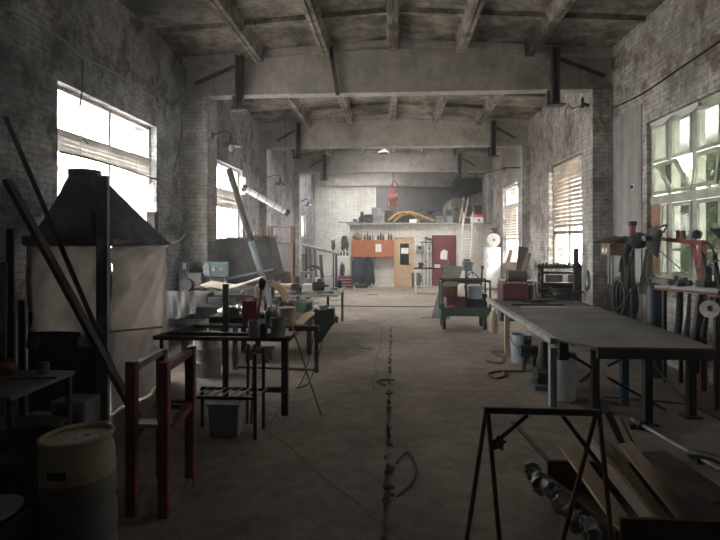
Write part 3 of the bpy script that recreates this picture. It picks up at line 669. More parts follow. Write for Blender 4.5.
sack((.3, .24, .42), 2, 'grey_cloth', 'crumpled pale sack standing under the low steel bench', (-2.85, 4.3, 0))
sack((.3, .22, .36), 6, 'cardboard', 'brownish paper sack half under the low steel bench', (-3.2, 3.75, .0))
t = T('rubber_tub', 'wide black rubber tub beside the cream drum', 'tub', (-2.68, 3.5, 0))
mb = MB(); mb.lathe([(.3, 0), (.36, .52), (.385, .54), (.385, .57), (.345, .57), (.335, .53), (.28, .04)], n=32); mb.o('tub_body', 'black_rubber', t, smooth=40)
mb = MB(); mb.lathe([(.325, .42), (.2, .46), (.05, .45)], n=24); mb.o('rubbish', 'dirt', t, smooth=70)
for s in (-1, 1):
    mb = MB(); mb.torus((s*.385, 0, .5), .06, .012, (PI/2, 0, 0), 16, 6); mb.o('handle', 'black_rubber', t)
one(MB().lathe([(.001, 0), (.16, 0), (.175, .025), (.16, .03), (.03, .04)], n=28), 'drum_lid', 'milky', 'pale round lid lying flat against the cream drum', 'lid', loc=(-2.36, 2.9, .405), smooth=50)
t = T('wooden_crate', 'dark wooden crate under the pale lid beside the cream drum', 'crate', (-2.36, 2.9, 0))
for k in range(3):
    mb = MB(); mb.box((0, -.17, .07+k*.13), (.4, .018, .1)); mb.o('slat', 'dark_wood', t)
    mb = MB(); mb.box((0, .17, .07+k*.13), (.4, .018, .1)); mb.o('slat', 'dark_wood', t)
for s in (-1, 1):
    mb = MB(); mb.box((s*.19, 0, .2), (.02, .32, .4)); mb.o('end_board', 'dark_wood', t)
mb = MB(); mb.box((0, 0, .03), (.36, .32, .02)); mb.o('base_board', 'dark_wood', t)
t = T('plastic_drum', 'cream plastic drum with dirty grey bands and open rim', 'drum', (-1.93, 3.12, 0))
t.rotation_euler = (.0, math.radians(-2.5), 0)
mb = MB(); mb.lathe([(.19, 0), (.205, .02), (.21, .1), (.2, .14), (.2, .17), (.212, .2), (.214, .34), (.2, .37), (.2, .4), (.213, .43), (.213, .55)], n=40); mb.o('lower_body', 'smoke_plastic', t, smooth=35)
mb = MB(); mb.lathe([(.213, .55), (.212, .68), (.195, .75), (.2, .77)], n=40); mb.o('upper_body', 'cream_plastic', t, smooth=35)
mb = MB(); mb.torus((0, 0, .785), .2, .017, n=40); mb.o('rim', 'cream_plastic', t, smooth=60)
mb = MB(); mb.lathe([(.19, .765), (.12, .762), (.02, .766)], n=32); mb.o('inner_lid', 'cream_plastic', t, smooth=60)
mb = MB()
for k, (x, y, r) in enumerate(((.03, .05, .022), (.08, .08, .012), (.0, -.02, .014), (-.1, -.03, .016), (.12, .06, .014))): mb.blob((x, y, .768), (r*2.4, r*2, .008), .2, 1, k)
g = mb.o('dirt', 'dirt', t); g['kind'] = 'stuff'
mb = MB(); mb.prism([(-.055, .6), (.055, .6), (.055, .645), (-.055, .645)], 1, -.2155, -.205); mb.o('label_plate', 'black_steel', t)
t = T('tubular_chair', 'dark tubular chair back at the edge beside the rubber tub', 'chair', (-2.85, 2.62, 0))
mb = MB(); mb.tube([(-.2, 0, 0), (-.2, 0, .5), (-.17, 0, .72), (-.05, 0, .77), (.05, 0, .77), (.17, 0, .72), (.2, 0, .5), (.2, 0, 0)], .014, 8); mb.o('back_frame', 'black_steel', t, smooth=60)
mb = MB(); mb.b2((-.19, -.38, .42), (.19, 0, .46)); mb.o('seat', 'black_cloth', t, bev=.01)
mb = MB(); mb.b2((-.17, -.01, .52), (.17, .01, .72)); mb.o('backrest', 'black_cloth', t, bev=.008)
for s in (-1, 1):
    mb = MB(); mb.cyl((s*.18, -.36, 0), (s*.18, -.36, .43), .014); mb.o('leg', 'black_steel', t)
# ---------------- red stand
t = T('red_stand', 'red painted steel stand of four posts with grey cross rails', 'stand', (-1.77, 3.9, 0))
fr = {}
for (x, y, h) in ((-.12, -.24, 1.12), (.12, -.24, 1.12), (-.12, .25, 1.1), (.12, .25, 1.13)):
    mb = MB(); mb.box((x, y, h/2), (.075, .06, h)); mb.o('post', 'red_paint', t, bev=.004)
for s in (-1, 1):
    mb = MB(); mb.bar((s*.12, -.2, 1.07), (s*.12, .22, 1.09), .055, .05); mb.o('top_rail', 'red_paint' if s > 0 else 'grey_steel', t)
    mb = MB(); mb.bar((s*.12, -.2, .04), (s*.12, .22, .04), .05, .06); mb.o('bottom_rail', 'grey_steel', t)
    mb = MB(); mb.bar((s*.12, -.2, .58), (s*.12, .22, .66), .05, .06); mb.o('mid_rail', 'red_paint' if s > 0 else 'dark_steel', t)
mb = MB(); mb.box((0, -.15, .64), (.24, .12, .03)); mb.o('cross_plate', 'grey_steel', t)
mb = MB(); mb.bar((-.12, .25, .64), (.12, .25, .64), .04, .04); mb.o('cross_rail', 'dark_steel', t)
# ---------------- open frame table in the middle row
t = T('frame_table', 'open dark steel frame table carrying the tin cans', 'table', (-1.97, 6.85, 0))
z = .87
for a, b, n in (((-.78, -1.0, z), (.78, -1.0, z), 'front_rail'), ((-.72, -.72, z), (.78, -.72, z), 'inner_rail'), ((-.5, 1.0, z), (.78, 1.0, z), 'rear_rail'), ((-.78, -1.0, z), (-.5, 1.0, z), 'side_rail'), ((.78, -1.0, z), (.78, 1.0, z), 'side_rail')):
    mb = MB(); mb.bar(a, b, .05, .045); mb.o(n, 'dark_steel', t)
mb = MB(); mb.b2((.66, -.97, z+.023), (.8, 1.0, z+.035)); mb.o('edge_plank', 'plank_wood', t)
mb = MB(); mb.b2((-.62, -.2, z-.02), (.66, .98, z+.018)); mb.o('deck_plate', 'dark_steel', t)
for x, y, w in ((.74, -.98, .075), (-.46, 1.05, .07), (.82, .93, .06), (-.72, -.95, .035)):
    mb = MB(); mb.box((x, y, z/2-.01), (w, w, z-.03)); mb.o('leg', 'dark_steel', t)
mb = MB(); mb.bar((-.46, 1.05, .04), (.8, .95, .04), .04, .03); mb.o('stretcher', 'dark_steel', t)
mb = MB(); mb.b2((.52, -1.0, .26), (.7, -.95, .32)); mb.o('bracket', 'rust', t)
TZ = z+.0225
def can(r, h, mat, label, loc, name='tin_can', cat='can', rim=True, taper=1.0, lid=None, handle=False):
    t = T(name, label, cat, loc)
    mb = MB(); mb.lathe([(r*taper, 0), (r, h), (r*1.05, h), (r*1.05, h+.006), (r*.94, h+.004), (r*.9, h*.7)], n=22); mb.o('body', mat, t, smooth=40)
    if lid:
        mb = MB(); mb.lathe([(r*1.03, h+.007), (r*1.03, h+.025), (.01, h+.03)], n=22); mb.o('lid', lid, t, smooth=40)
    if handle:
        mb = MB(); mb.tube([(r*1.04, 0, h*.9), (r*.8, -r*.7, h*.55), (0, -r*1.12, h*.42), (-r*.8, -r*.7, h*.55), (-r*1.04, 0, h*.9)], .004, 5); mb.o('handle', 'dark_steel', t)
    return t
can(.058, .19, 'grey_plastic', 'narrow grey can standing at the front edge of the frame table', (-1.58, 5.81, TZ))
can(.04, .15, 'dark_steel', 'small dark can between the two grey ones on the frame table', (-1.46, 5.81, TZ))
can(.092, .205, 'grey_plastic', 'wide grey pail at the corner of the frame table', (-1.3, 5.825, TZ+.014), 'pail', 'pail', taper=.9, handle=True)
can(.115, .19, 'cardboard', 'round tan tub standing behind the wide grey pail', (-1.38, 6.72, z+.035), 'round_tub', 'tub', lid='plank_wood')
def bottle(r, h, mat, label, loc, cap='black_rubber', name='bottle', group=None):
    t = T(name, label, 'bottle', loc, 0, group)
    mb = MB(); mb.lathe([(r*.95, 0), (r, h*.03), (r, h*.6), (r*.8, h*.72), (r*.35, h*.8), (r*.32, h*.93)], n=14); mb.o('body', mat, t, smooth=50)
    mb = MB(); mb.lathe([(r*.4, h*.93), (r*.4, h), (.002, h)], n=12); mb.o('cap', cap, t, smooth=40)
    return t
bottle(.055, .25, 'bright_green', 'green plastic bottle beside the round tan tub', (-1.63, 6.75, z+.0195), 'white_paint')
t = T('red_canister', 'red metal canister standing among the cans on the frame table', 'canister', (-1.86, 6.7, z+.0195))
mb = MB(); mb.box((0, 0, .16), (.2, .12, .32)); mb.o('body', 'bright_red', t, bev=.012)
mb = MB(); mb.tube([(-.07, 0, .32), (-.06, 0, .37), (.03, 0, .37), (.04, 0, .32)], .01); mb.o('handle', 'red_paint', t)
mb = MB(); mb.cyl((.07, 0, .32), (.07, 0, .36), .025); mb.o('cap', 'black_rubber', t)
one(MB().cyl((-1.73, 6.5, z+.02), (-1.66, 6.5, 1.42), .016).blob((-1.655, 6.5, 1.44), (.1, .06, .16), .15, 2, 3), 'torch', 'dark_steel', 'dark torch handle standing upright before the red canister', 'tool', smooth=50)
one(MB().b2((-1.25, 6.16, z+.04), (-.88, 6.23, z+.1)), 'rusty_bar', 'rust', 'short rusty bar sticking out past the corner of the frame table', 'bar')
p, q = at(288, 313, 6.05), atz(321, 415); one(MB().cyl(p, (q.x, q.y, .0), .011, n=8), 'thin_rod', 'plank_wood', 'thin wooden rod leaning from the frame table corner to the floor', 'rod')
t = T('drive_box', 'black blue drive box with sloped bottom on the far corner leg of the frame table', 'machine', (-1.0, 7.62, .78))
mb = MB(); mb.prism([(-.14, .22), (.14, .22), (.15, 0), (.1, -.05), (-.05, -.28), (-.14, -.3)], 1, -.1, .08); mb.o('housing', 'cylinder_blue', t, bev=.006)
mb = MB(); mb.cyl((-.03, -.06, .2), (-.03, -.06, .27), .08); mb.o('cover', 'pale_blue', t, smooth=40)
mb = MB(); mb.cyl((.15, 0, .05), (.19, 0, .05), .05); mb.o('pulley', 'black_steel', t, smooth=40)
cable([(-1.15, 7.72, .74), (-1.2, 7.55, .4), (-1.22, 7.2, .15), (-1.28, 7.0, .012)], .008, 'black wire drooping from the drive box to the floor')
cable([(-1.04, 7.7, .5), (-1.1, 7.4, .25), (-1.16, 7.1, .03), (-1.3, 6.9, .012)], .008, 'second thin wire drooping below the drive box')
# slim rack in front of it with a lattice shelf, and the square post through the table
p = at(226, 284, 6.35); one(MB().b2((p.x-.035, 6.32, .0), (p.x+.035, 6.36, p.z)), 'steel_post', 'dark_steel', 'slim dark post rising past the shiny foil bag on the frame table', 'post')
t = T('lattice_rack', 'low dark steel rack with lattice shelf in front of the frame table', 'rack', (-1.68, 5.3, 0))
for x, y, h in ((.3, -.16, .86), (.31, .14, .86), (-.36, -.16, .42), (-.36, .16, .42)):
    mb = MB(); mb.box((x, y, h/2), (.03, .03, h)); mb.o('leg', 'black_steel', t)
for y in (-.16, .16):
    mb = MB(); mb.bar((-.37, y, .41), (.31, y, .41), .025, .03); mb.o('shelf_rail', 'dark_steel', t)
mb = MB()
for k in range(8): mb.bar((-.33+k*.09, -.16, .42), (-.29+k*.09, .16, .42), .018, .012)
mb.o('lattice', 'grey_steel', t)
mb = MB(); mb.bar((-.62, -.14, .36), (-.36, -.14, .36), .05, .02); mb.o('side_ledge', 'dark_steel', t)
t = T('grey_bin', 'grey plastic bin standing under the lattice shelf', 'bin', (-1.72, 5.28, 0))
mb = MB(); mb.box((0, 0, .16), (.3, .2, .32), taper=1.08); mb.o('body', 'grey_plastic', t, bev=.015)
mb = MB(); mb.box((0, 0, .325), (.35, .24, .02)); mb.o('rim', 'grey_plastic', t, bev=.006)
for k, (a, b) in enumerate((((249, 343), (250, 405)), ((255, 343), (254, 412)))):
    p, q = at(*a, 5.62), at(*b, 5.62); one(MB().cyl((p.x, 5.6, .86), (q.x-.02, 5.58, .0), .014, n=8), 'steel_rod', 'rust', ['rusty rod standing beside the lattice rack legs', 'second rusty rod standing closest to the narrow grey can'][k], 'rod')
# ---------------- heavy bench and its pile, middle row by the sooty wall
t = T('pile_bench', 'dark heavy bench buried under sheets behind the frame table', 'bench', (-3.1, 8.7, 0))
mb = MB(); mb.b2((-.75, -.6, .68), (.5, .6, .74)); mb.o('bench_top', 'dark_steel', t)
for x, y in ((-.68, -.53), (.42, -.53), (-.68, .53), (.42, .53)):
    mb = MB(); mb.box((x, y, .34), (.09, .09, .68)); mb.o('leg', 'black_steel', t)
PZ = .742
one(MB().b2((-3.58, 8.14, PZ), (-2.62, 8.5, PZ+.19)), 'steel_trough', 'black_steel', 'long black steel trough lying along the front of the pile bench', 'trough', bev=.01)
def pile_box(x, y, z, d, mat, label, name, cat, rz=0, bev=.012):
    return one(MB().box((0, 0, d[2]/2), d), name, mat, label, cat, loc=(x, y, z), rz=rz, bev=bev)
pile_box(-3.35, 8.82, PZ, (.42, .5, .36), 'grey_cloth', 'grey padded box at the booth end of the pile bench', 'padded_box', 'box', .1, .05)
pile_box(-2.85, 8.78, PZ, (.5, .45, .3), 'black_steel', 'black toolbox in the middle of the pile bench', 'toolbox', 'box', -.05)
one(MB().sheet(lambda u, v: (-3.62+.5*u, 8.11-.035*v+.009*math.sin(u*15+v*3)+.006*math.sin(u*31-v*5), PZ+.44-.4*v*(1+.12*math.sin(u*5))), 26, 8, .005), 'grey_cloth', 'grey_cloth', 'grey cloth hanging over the booth end of the pile bench', 'cloth', smooth=70)
t = T('blower', 'round black blower lying on top of the grey padded box', 'blower', (-3.52, 8.72, PZ+.37))
mb = MB(); mb.lathe([(.03, -.07), (.1, -.07), (.12, 0), (.1, .07), (.03, .07)], (0, 0, .12), (PI/2, 0, 0)); mb.o('scroll', 'black_rubber', t, smooth=40)
mb = MB(); mb.cyl((.08, 0, .06), (.25, 0, .09), .05); mb.o('outlet', 'black_rubber', t, smooth=40)
one(MB().sheet(lambda u, v: (-3.2+1.08*u, 8.48+.6*v, PZ+.41+.05*math.sin(u*7+1)+.02*v+.012*math.sin(u*19)+.16*max(0, u-.5)), 30, 6, .012), 'grey_sheet', 'pale_steel', 'bent grey sheet lying under the beige card on the pile', 'sheet', smooth=60)
one(MB().sheet(lambda u, v: (-3.15+.95*u, 8.35+.5*v, PZ+.5+.03*math.sin(u*5+2)+.22*max(0, u-.45)-.1*max(0, u-.85)+.02*v), 30, 4, .025), 'beige_card', 'pale_card', 'long bent sheet of beige card lying on top of the pile', 'card', smooth=60)
one(MB().sheet(lambda u, v: (-2.08+.3*u, 8.4+.5*v, PZ+.55-.28*u*u-.03*math.sin(v*PI)), 16, 6, .012), 'cardboard_sheet', 'cardboard', 'brown cardboard sheet curling down at the end of the pile', 'card', smooth=60)
sack((.38, .26, .13), 12, 'white_paint', 'white pillow shaped bundle in front of the slim dark post', (-2.4, 7.55, z+.024), 'bundle')
mb = MB(); mb.blob((0, 0, .1), (.36, .3, .2), .22, 3, 21); one(mb, 'foil_bag', 'foil', 'shiny crumpled foil bag beside the red canister', 'bag', loc=(-2.1, 7.35, z+.035))
pile_box(-2.22, 6.98, z+.022, (.5, .3, .08), 'black_steel', 'flat black steel tray in front of the foil bag', 'steel_tray', 'tray')
t = T('grey_drum', 'bright grey steel drum under the frame table', 'drum', (-2.75, 7.55, 0))
mb = MB(); mb.lathe([(.2, 0), (.2, .2), (.21, .215), (.2, .23), (.2, .4), (.21, .415), (.2, .43), (.2, .6)], n=28); mb.o('body', 'pale_steel', t, smooth=40)
mb = MB(); mb.lathe([(.205, .6), (.205, .62), (.18, .61), (.02, .61)], n=28); mb.o('lid', 'grey_steel', t, smooth=40)
t = T('castor_truck', 'small black castor truck on the floor behind the frame table', 'truck', (-2.2, 8.9, 0))
mb = MB(); mb.b2((-.22, -.6, .16), (.22, -.3, .22)); mb.o('deck', 'black_steel', t)
for x in (-.16, .16):
    for y in (-.56, -.34):
        mb = MB(); mb.cyl((x-.02, y, .07), (x+.02, y, .07), .07); mb.o('wheel', 'black_rubber', t, smooth=40)
# teal milling head by the second window
t = T('milling_machine', 'teal milling machine head with grey dials by the second window', 'machine', (-3.52, 10.2, 0))
mb = MB(); mb.box((0, .1, .62), (.3, .32, 1.24)); mb.box((0, 0, .06), (.5, .5, .12)); mb.o('column', 'dark_steel', t, bev=.02)
mb = MB(); mb.box((.05, -.02, 1.42), (.52, .3, .3)); mb.o('head', 'teal_paint', t, bev=.03)
for k in range(2):
    mb = MB(); mb.cyl((.0+k*.16, -.19, 1.42), (.0+k*.16, -.16, 1.42), .032); mb.o('dial', 'grey_steel', t, smooth=40)
mb = MB(); mb.box((-.14, -.18, 1.42), (.12, .03, .18)); mb.o('gear_plate', 'dark_steel', t)
mb = MB(); mb.cyl((.2, -.05, 1.05), (.2, -.05, 1.28), .04); mb.o('spindle', 'grey_steel', t)
mb = MB(); mb.b2((-.1, -.35, .9), (.42, .0, .97)); mb.o('table', 'grey_steel', t)
t = T('pillar_machine', 'dark narrow machine post with grey switch box beside the booth', 'machine', (-4.2, 10.3, 0))
mb = MB(); mb.box((0, 0, .8), (.22, .2, 1.6)); mb.o('column', 'black_steel', t)
mb = MB(); mb.box((.03, -.12, 1.48), (.07, .04, .12)); mb.o('switch_box', 'grey_plastic', t)
mb = MB(); mb.box((.25, 0, 1.1), (.3, .3, .5)); mb.o('gear_housing', 'dark_steel', t, bev=.03)
# big grey hopper
t = T('steel_hopper', 'large grey green steel hopper with flared open top before the second window', 'hopper', (-3.28, 11.85, 0))
mb = MB()
mb.prism([(-.72, 2.02), (.48, 2.08), (.68, 1.2), (.5, .95), (-.8, 1.05)], 1, -.35, .45); mb.o('body', 'olive_steel', t, bev=.02)
mb = MB(); mb.bar((-.74, -.37, 2.0), (.5, -.37, 2.07), .05, .06); mb.bar((-.74, .47, 2.0), (.5, .47, 2.07), .05, .06); mb.bar((.5, -.37, 2.07), (.5, .47, 2.07), .05, .06); mb.o('rim', 'dark_steel', t)
for x, y in ((-.68, -.28), (.42, -.28), (-.68, .38), (.42, .38)):
    mb = MB(); mb.bar((x, y, 0), (x, y, 1.1), .07); mb.o('leg', 'black_steel', t)
mb = MB(); mb.bar((-.5, -.42, 1.12), (.62, -.42, 1.35), .09, .05); mb.o('stiffener', 'pale_blue', t)
t = T('steel_trestle', 'rusty upright trestle with rungs leaning behind the hopper', 'trestle', (-3.3, 13.3, 0))
for s, l in ((-1, 'stile'), (1, 'stile')):
    mb = MB(); mb.bar((s*.12-.05, 0, 0), (s*.09-.25, .15, 2.25), .05); mb.o(l, 'rust', t)
for k in range(4):
    mb = MB(); mb.bar((-.16-.04*k, .02+.03*k, .45+k*.45), (.06-.04*k, .02+.03*k, .45+k*.45), .035); mb.o('rung', 'rust', t)
# leaning pole in two colours
p, q = at(229, 169, 10.9), at(280, 336, 10.95); m_ = p.lerp(q, .42); q.z = 0
t = T('leaning_pole', 'long pole leaning before the hopper, rusty grey above and pale blue below', 'pole', q)
mb = MB(t); mb.cyl(m_, p, .065); mb.o('upper_pipe', 'olive_steel', t, smooth=40)
mb = MB(t); mb.cyl(q, m_, .075); mb.o('lower_pipe', 'pale_blue', t, smooth=40)
mb = MB(t); mb.cyl(m_-(p-m_).normalized()*.05, m_+(p-m_).normalized()*.05, .085); mb.o('collar', 'dark_steel', t, smooth=40)
# storage frame near the third bay wall
t = T('storage_rack', 'rust brown storage frame with dark panel by the third bay wall', 'rack', (-3.5, 16.3, 0))
for x in (-.38, .34):
    for y in (-.2, .2):
        mb = MB(); mb.box((x, y, 1.22), (.06, .05, 2.44)); mb.o('post', 'rust', t)
for zz in (2.42, 1.95, 1.04, .5):
    mb = MB(); mb.box((-.02, 0, zz), (.72, .42, .04)); mb.o('shelf', 'old_wood' if zz < 2 else 'rust', t)
mb = MB(); mb.b2((-.35, -.1, 1.07), (.31, -.07, 1.9)); mb.o('panel', 'dark_steel', t)
for k in range(4):
    pile_box(-3.0, 15.4+.02*k, .86+k*.075 if False else .0+.32+k*.1, (1.3-.1*k, .3, .06), ('plank_wood', 'pale_wood', 'old_wood', 'plank_wood')[k], ['lowest old board in the stack by the storage frame', 'second board up in the stack by the storage frame', 'third board up in the stack by the storage frame', 'topmost pale board of the stack by the storage frame'][k], 'wooden_board', 'board', .03*k, 0)
for k in range(3):
    one(MB().box((0, 0, .05), (1.1, .1, .1)), 'timber_block', 'dark_wood', ['timber bearer under the board stack facing the aisle', 'middle timber bearer under the board stack', 'timber bearer under the board stack facing the hopper'][k], 'timber', loc=(-3.0, 15.28+k*.14, 0)) if False else None
t = T('board_trestle', 'low wooden trestle holding the stacked boards', 'trestle', (-3.0, 15.42, 0))
for x in (-.45, .45):
    mb = MB(); mb.box((x, 0, .15), (.1, .3, .3)); mb.o('block', 'dark_wood', t)
# long steel table further back
t = T('long_table', 'long flat grey steel table on red and grey legs further back', 'table', (-2.05, 12.3, 0))
mb = MB(); mb.b2((-.42, -1.0, .76), (.85, .95, .8)); mb.o('tabletop', 'pale_steel', t, bev=.005)
for x, y, m in ((.8, .5, 'grey_steel'), (.4, .85, 'red_paint'), (-.36, -.9, 'dark_steel'), (-.36, .88, 'dark_steel'), (.3, -.9, 'white_paint')):
    mb = MB(); mb.box((x, y, .38), (.06, .06, .76)); o = mb.o('leg', m, t); o['label'] = 'red leg' if m == 'red_paint' else 'grey leg' if 'steel' in m else 'white leg'
rnd = random.Random(2)
def vise(loc, rz, mat, label, s=1.0):
    t = T('bench_vise', label, 'vise', loc, rz)
    mb = MB(); mb.box((0, 0, .03*s), (.2*s, .16*s, .06*s)); mb.box((0, 0, .1*s), (.14*s, .1*s, .1*s)); mb.o('base', mat, t, bev=.008)
    mb = MB(); mb.box((-.05*s, 0, .19*s), (.07*s, .18*s, .1*s)); mb.o('fixed_jaw', mat, t, bev=.008)
    mb = MB(); mb.box((.08*s, 0, .19*s), (.06*s, .18*s, .1*s)); mb.box((.1*s, 0, .12*s), (.2*s, .06*s, .05*s)); mb.o('moving_jaw', mat, t, bev=.008)
    mb = MB(); mb.cyl((.2*s, 0, .12*s), (.28*s, 0, .12*s), .016*s); mb.cyl((.27*s, -.12*s, .12*s), (.27*s, .12*s, .12*s), .008*s); mb.o('screw_handle', 'pale_steel', t)
    return t
def gearbox(loc, rz, mat, label, s=1.0):
    t = T('gearbox', label, 'gearbox', loc, rz)
    mb = MB(); mb.box((0, 0, .12*s), (.3*s, .22*s, .24*s)); mb.box((0, 0, .012), (.36*s, .26*s, .024)); mb.o('case', mat, t, bev=.02)
    mb = MB(); mb.cyl((.15*s, 0, .14*s), (.26*s, 0, .14*s), .035*s); mb.o('shaft', 'pale_steel', t, smooth=40)
    mb = MB(); mb.lathe([(.11*s, 0), (.11*s, .03*s), (.06*s, .05*s)], (0, -.11*s, .13*s), (PI/2, 0, 0)); mb.o('cover', 'grey_steel', t, smooth=40)
    mb = MB(); mb.cyl((0, 0, .24*s), (0, 0, .3*s), .02); mb.o('filler_plug', 'black_steel', t)
    return t
t = T('machine_bench', 'low timber bench crowded with machine parts before the long steel table', 'bench', (-1.95, 9.9, 0))
mb = MB(); mb.b2((-.5, -.9, .52), (.55, .85, .58)); mb.o('bench_top', 'old_wood', t)
for x, y in ((-.43, -.83), (.48, -.83), (-.43, .78), (.48, .78)):
    mb = MB(); mb.box((x, y, .26), (.08, .08, .52)); mb.o('leg', 'dark_wood', t)
mz = .581
vise((-1.62, 9.4, mz), 1.2, 'green_paint', 'green bench vise on the machine bench facing the aisle', 1.2)
vise((-2.15, 9.28, mz), .3, 'dark_steel', 'dark bench vise behind the round tan tub', .95)
gearbox((-1.85, 9.95, mz), .2, 'olive_steel', 'olive gearbox on the machine bench beside the green vise', 1.1)
gearbox((-2.26, 9.95, mz), -.3, 'rust', 'rusty gearbox at the inner edge of the machine bench', .7)
gearbox((-1.72, 10.4, mz), 1.5, 'pale_steel', 'pale gearbox at the far corner of the machine bench', .9)
can(.07, .16, 'white_paint', 'white paint tin at the aisle edge of the machine bench', (-1.48, 9.8, mz), 'paint_tin', handle=True)
can(.06, .2, 'white_paint', 'taller white tin behind the green vise', (-1.52, 10.15, mz), 'paint_tin')
can(.08, .15, 'rust', 'rusty tin between the gearboxes on the machine bench', (-2.15, 10.3, mz), 'paint_tin')
bottle(.05, .24, 'grey_plastic', 'grey oil bottle behind the olive gearbox', (-2.0, 10.5, mz))
one(MB().cyl((-2.36, 9.1, mz+.06), (-2.36, 9.4, mz+.06), .06), 'steel_roller', 'pale_steel', 'short bright steel roller on the inner edge of the machine bench', 'roller', smooth=40)
# things on the long steel table
lz = .8
t = T('hand_press', 'grey hand press with white base on the long steel table', 'press', (-2.15, 12.9, lz))
mb = MB(); mb.box((0, 0, .05), (.4, .3, .1)); mb.o('base', 'white_paint', t, bev=.01)
mb = MB(); mb.box((-.12, 0, .25), (.1, .14, .32)); mb.box((0, 0, .38), (.32, .12, .08)); mb.o('frame', 'pale_steel', t, bev=.01)
mb = MB(); mb.cyl((.1, 0, .14), (.1, 0, .36), .03); mb.o('ram', 'grey_steel', t)
mb = MB(); mb.cyl((.1, 0, .42), (.32, -.1, .56), .012); mb.o('lever', 'black_steel', t)
pile_box(-1.6, 13.0, lz, (.16, .16, .24), 'white_paint', 'white square box on the aisle side of the long steel table', 'white_box', 'box')
can(.07, .17, 'cylinder_blue', 'dark blue tin at the aisle corner of the long steel table', (-1.35, 13.0, lz))
for k, (x, y, m, l) in enumerate(((-2.3, 11.6, 'dark_steel', 'dark steel offcut flat on the long table near its inner end'), (-2.0, 11.7, 'rust', 'rusty offcut flat in the middle of the long table'), (-1.6, 11.9, 'grey_steel', 'grey offcut flat on the long table beside its aisle edge'))):
    one(MB().prism([(-.12, -.05), (.14, -.07), (.1, .06), (-.1, .07)], 2, 0, .012), 'steel_offcut', m, l, 'offcut', loc=(x, y, lz), rz=k)
# ---------------- far corner beside the office
p = at(302, 245, 20.5); q = at(340, 254, 20.7)
t = T('pipe_stand', 'long pale pipe resting across two dark stands beside the far cabinet', 'pipe', (p.x, 20.5, 0))
mb = MB(t); mb.cyl(p, q, .06); mb.o('pipe', 'pale_steel', t, smooth=40)
for f in (.12, .9):
    c = p.lerp(q, f); mb = MB(t); mb.bar((c.x, c.y, 0), (c.x, c.y, c.z-.06), .08); mb.o('stand_post', 'black_steel', t)
    mb = MB(t); mb.box((c.x, c.y, .02), (.4, .4, .04)); mb.o('stand_base', 'black_steel', t)
def coil(c, R, r, rot, mat, label, turns=5, name='cable_coil', sq=(1, 1), cat='coil'):
    t = T(name, label, cat, c); rnd = random.Random(int(R*1000+c[1]*10))
    mb = MB()
    pts = []
    for i in range(turns*14+1):
        a = i/14*2*PI; rr = R*(1+.07*math.sin(a*.37+1)+rnd.uniform(-.015, .015))
        v = V((rr*math.cos(a)*sq[0], rr*math.sin(a)*sq[1], (i/(turns*14)-.5)*r*turns*1.3)); v.rotate(Euler(rot)); pts.append(v)
    mb.tube(pts, r, 6, 2); mb.o('loops', mat, t, smooth=70)
    mb = MB(); v = V((0, R*sq[1], 0)); v.rotate(Euler(rot)); mb.torus(v, r*2.2, r*.5, (rot[0], rot[1]+PI/2, 0), 12, 5); mb.o('tie', 'grey_steel', t)
    return t
coil((-3.3, 21.25, .5), .42, .028, (PI/2-.15, 0, .2), 'black_rubber', 'large dark hose coil leaning near the far cabinet', 6)
t = T('cabinet', 'white metal cabinet standing between the hose coil and the hanging coats', 'cabinet', (-2.18, 21.9, 0))
mb = MB(); mb.b2((-.36, -.2, .04), (.36, .25, 1.34)); mb.o('body', 'white_paint', t, bev=.01)
for s in (-1, 1):
    mb = MB(); mb.b2((s*.18-.165, -.22, .1), (s*.18+.165, -.2, 1.28)); d = mb.o('door', 'white_paint', t)
    mb = MB(); mb.b2((s*.03-.01, -.245, .62), (s*.03+.01, -.22, .76)); mb.o('handle', 'dark_steel', d)
for x in (-.32, .32):
    mb = MB(); mb.b2((x-.03, -.18, 0), (x+.03, .22, .04)); mb.o('foot', 'black_steel', t)
for k in range(4): bottle(.045, .2+.05*(k % 2), ('black_rubber', 'dark_steel', 'rust', 'black_rubber')[k], ['black bottle first from the aisle side on the white cabinet', 'dark taller bottle second on the white cabinet', 'rusty brown bottle third on the white cabinet', 'black bottle at the coil end of the white cabinet'][k], (-1.92-.13*k, 21.78, 1.34))
t = T('fire_extinguisher', 'black extinguisher standing before the white cabinet', 'extinguisher', (-2.1, 21.45, .52))
mb = MB(); mb.lathe([(.08, 0), (.09, .03), (.09, .4), (.05, .47), (.03, .5)]); mb.o('body', 'black_rubber', t, smooth=40)
mb = MB(); mb.box((0, 0, .53), (.05, .12, .05)); mb.o('valve', 'dark_steel', t)
mb = MB(); mb.tube([(0, -.05, .53), (.1, -.06, .4), (.1, -.03, .1)], .012); mb.o('hose', 'black_rubber', t)
t = T('red_crate', 'faded red crate on the floor before the white cabinet', 'crate', (-1.96, 21.45, 0))
for k in range(4):
    mb = MB(); mb.b2((-.28, -.16, .04+k*.12), (.28, -.14, .13+k*.12)); mb.o('slat', 'red_paint', t)
for s in (-1, 1):
    mb = MB(); mb.b2((s*.28-.015, -.14, 0), (s*.28+.015, .16, .5)); mb.o('end_board', 'red_paint', t)
mb = MB(); mb.b2((-.26, -.13, .5), (.26, .15, .518)); mb.o('lid', 'red_paint', t)
for k, (px, py, w, m, l) in enumerate(((333, 242, .12, 'black_cloth', 'black glove hung on the tall post beside the white cabinet'),)):
    pass
t = T('tall_stand', 'thin dark stand with a black work glove on its tip by the cabinet', 'stand', (-2.44, 21.2, 0))
mb = MB(); mb.cyl((0, 0, 0), (0, 0, 1.75), .03); mb.box((0, 0, .02), (.3, .3, .04)); mb.o('post', 'black_steel', t)
mb = MB(); mb.blob((0, 0, 1.75), (.17, .1, .34), .08, 2, 3)
for k in range(4): mb.cyl((-.05+k*.035, 0, 1.86), (-.08+k*.05, 0, 2.0), .018, n=6)
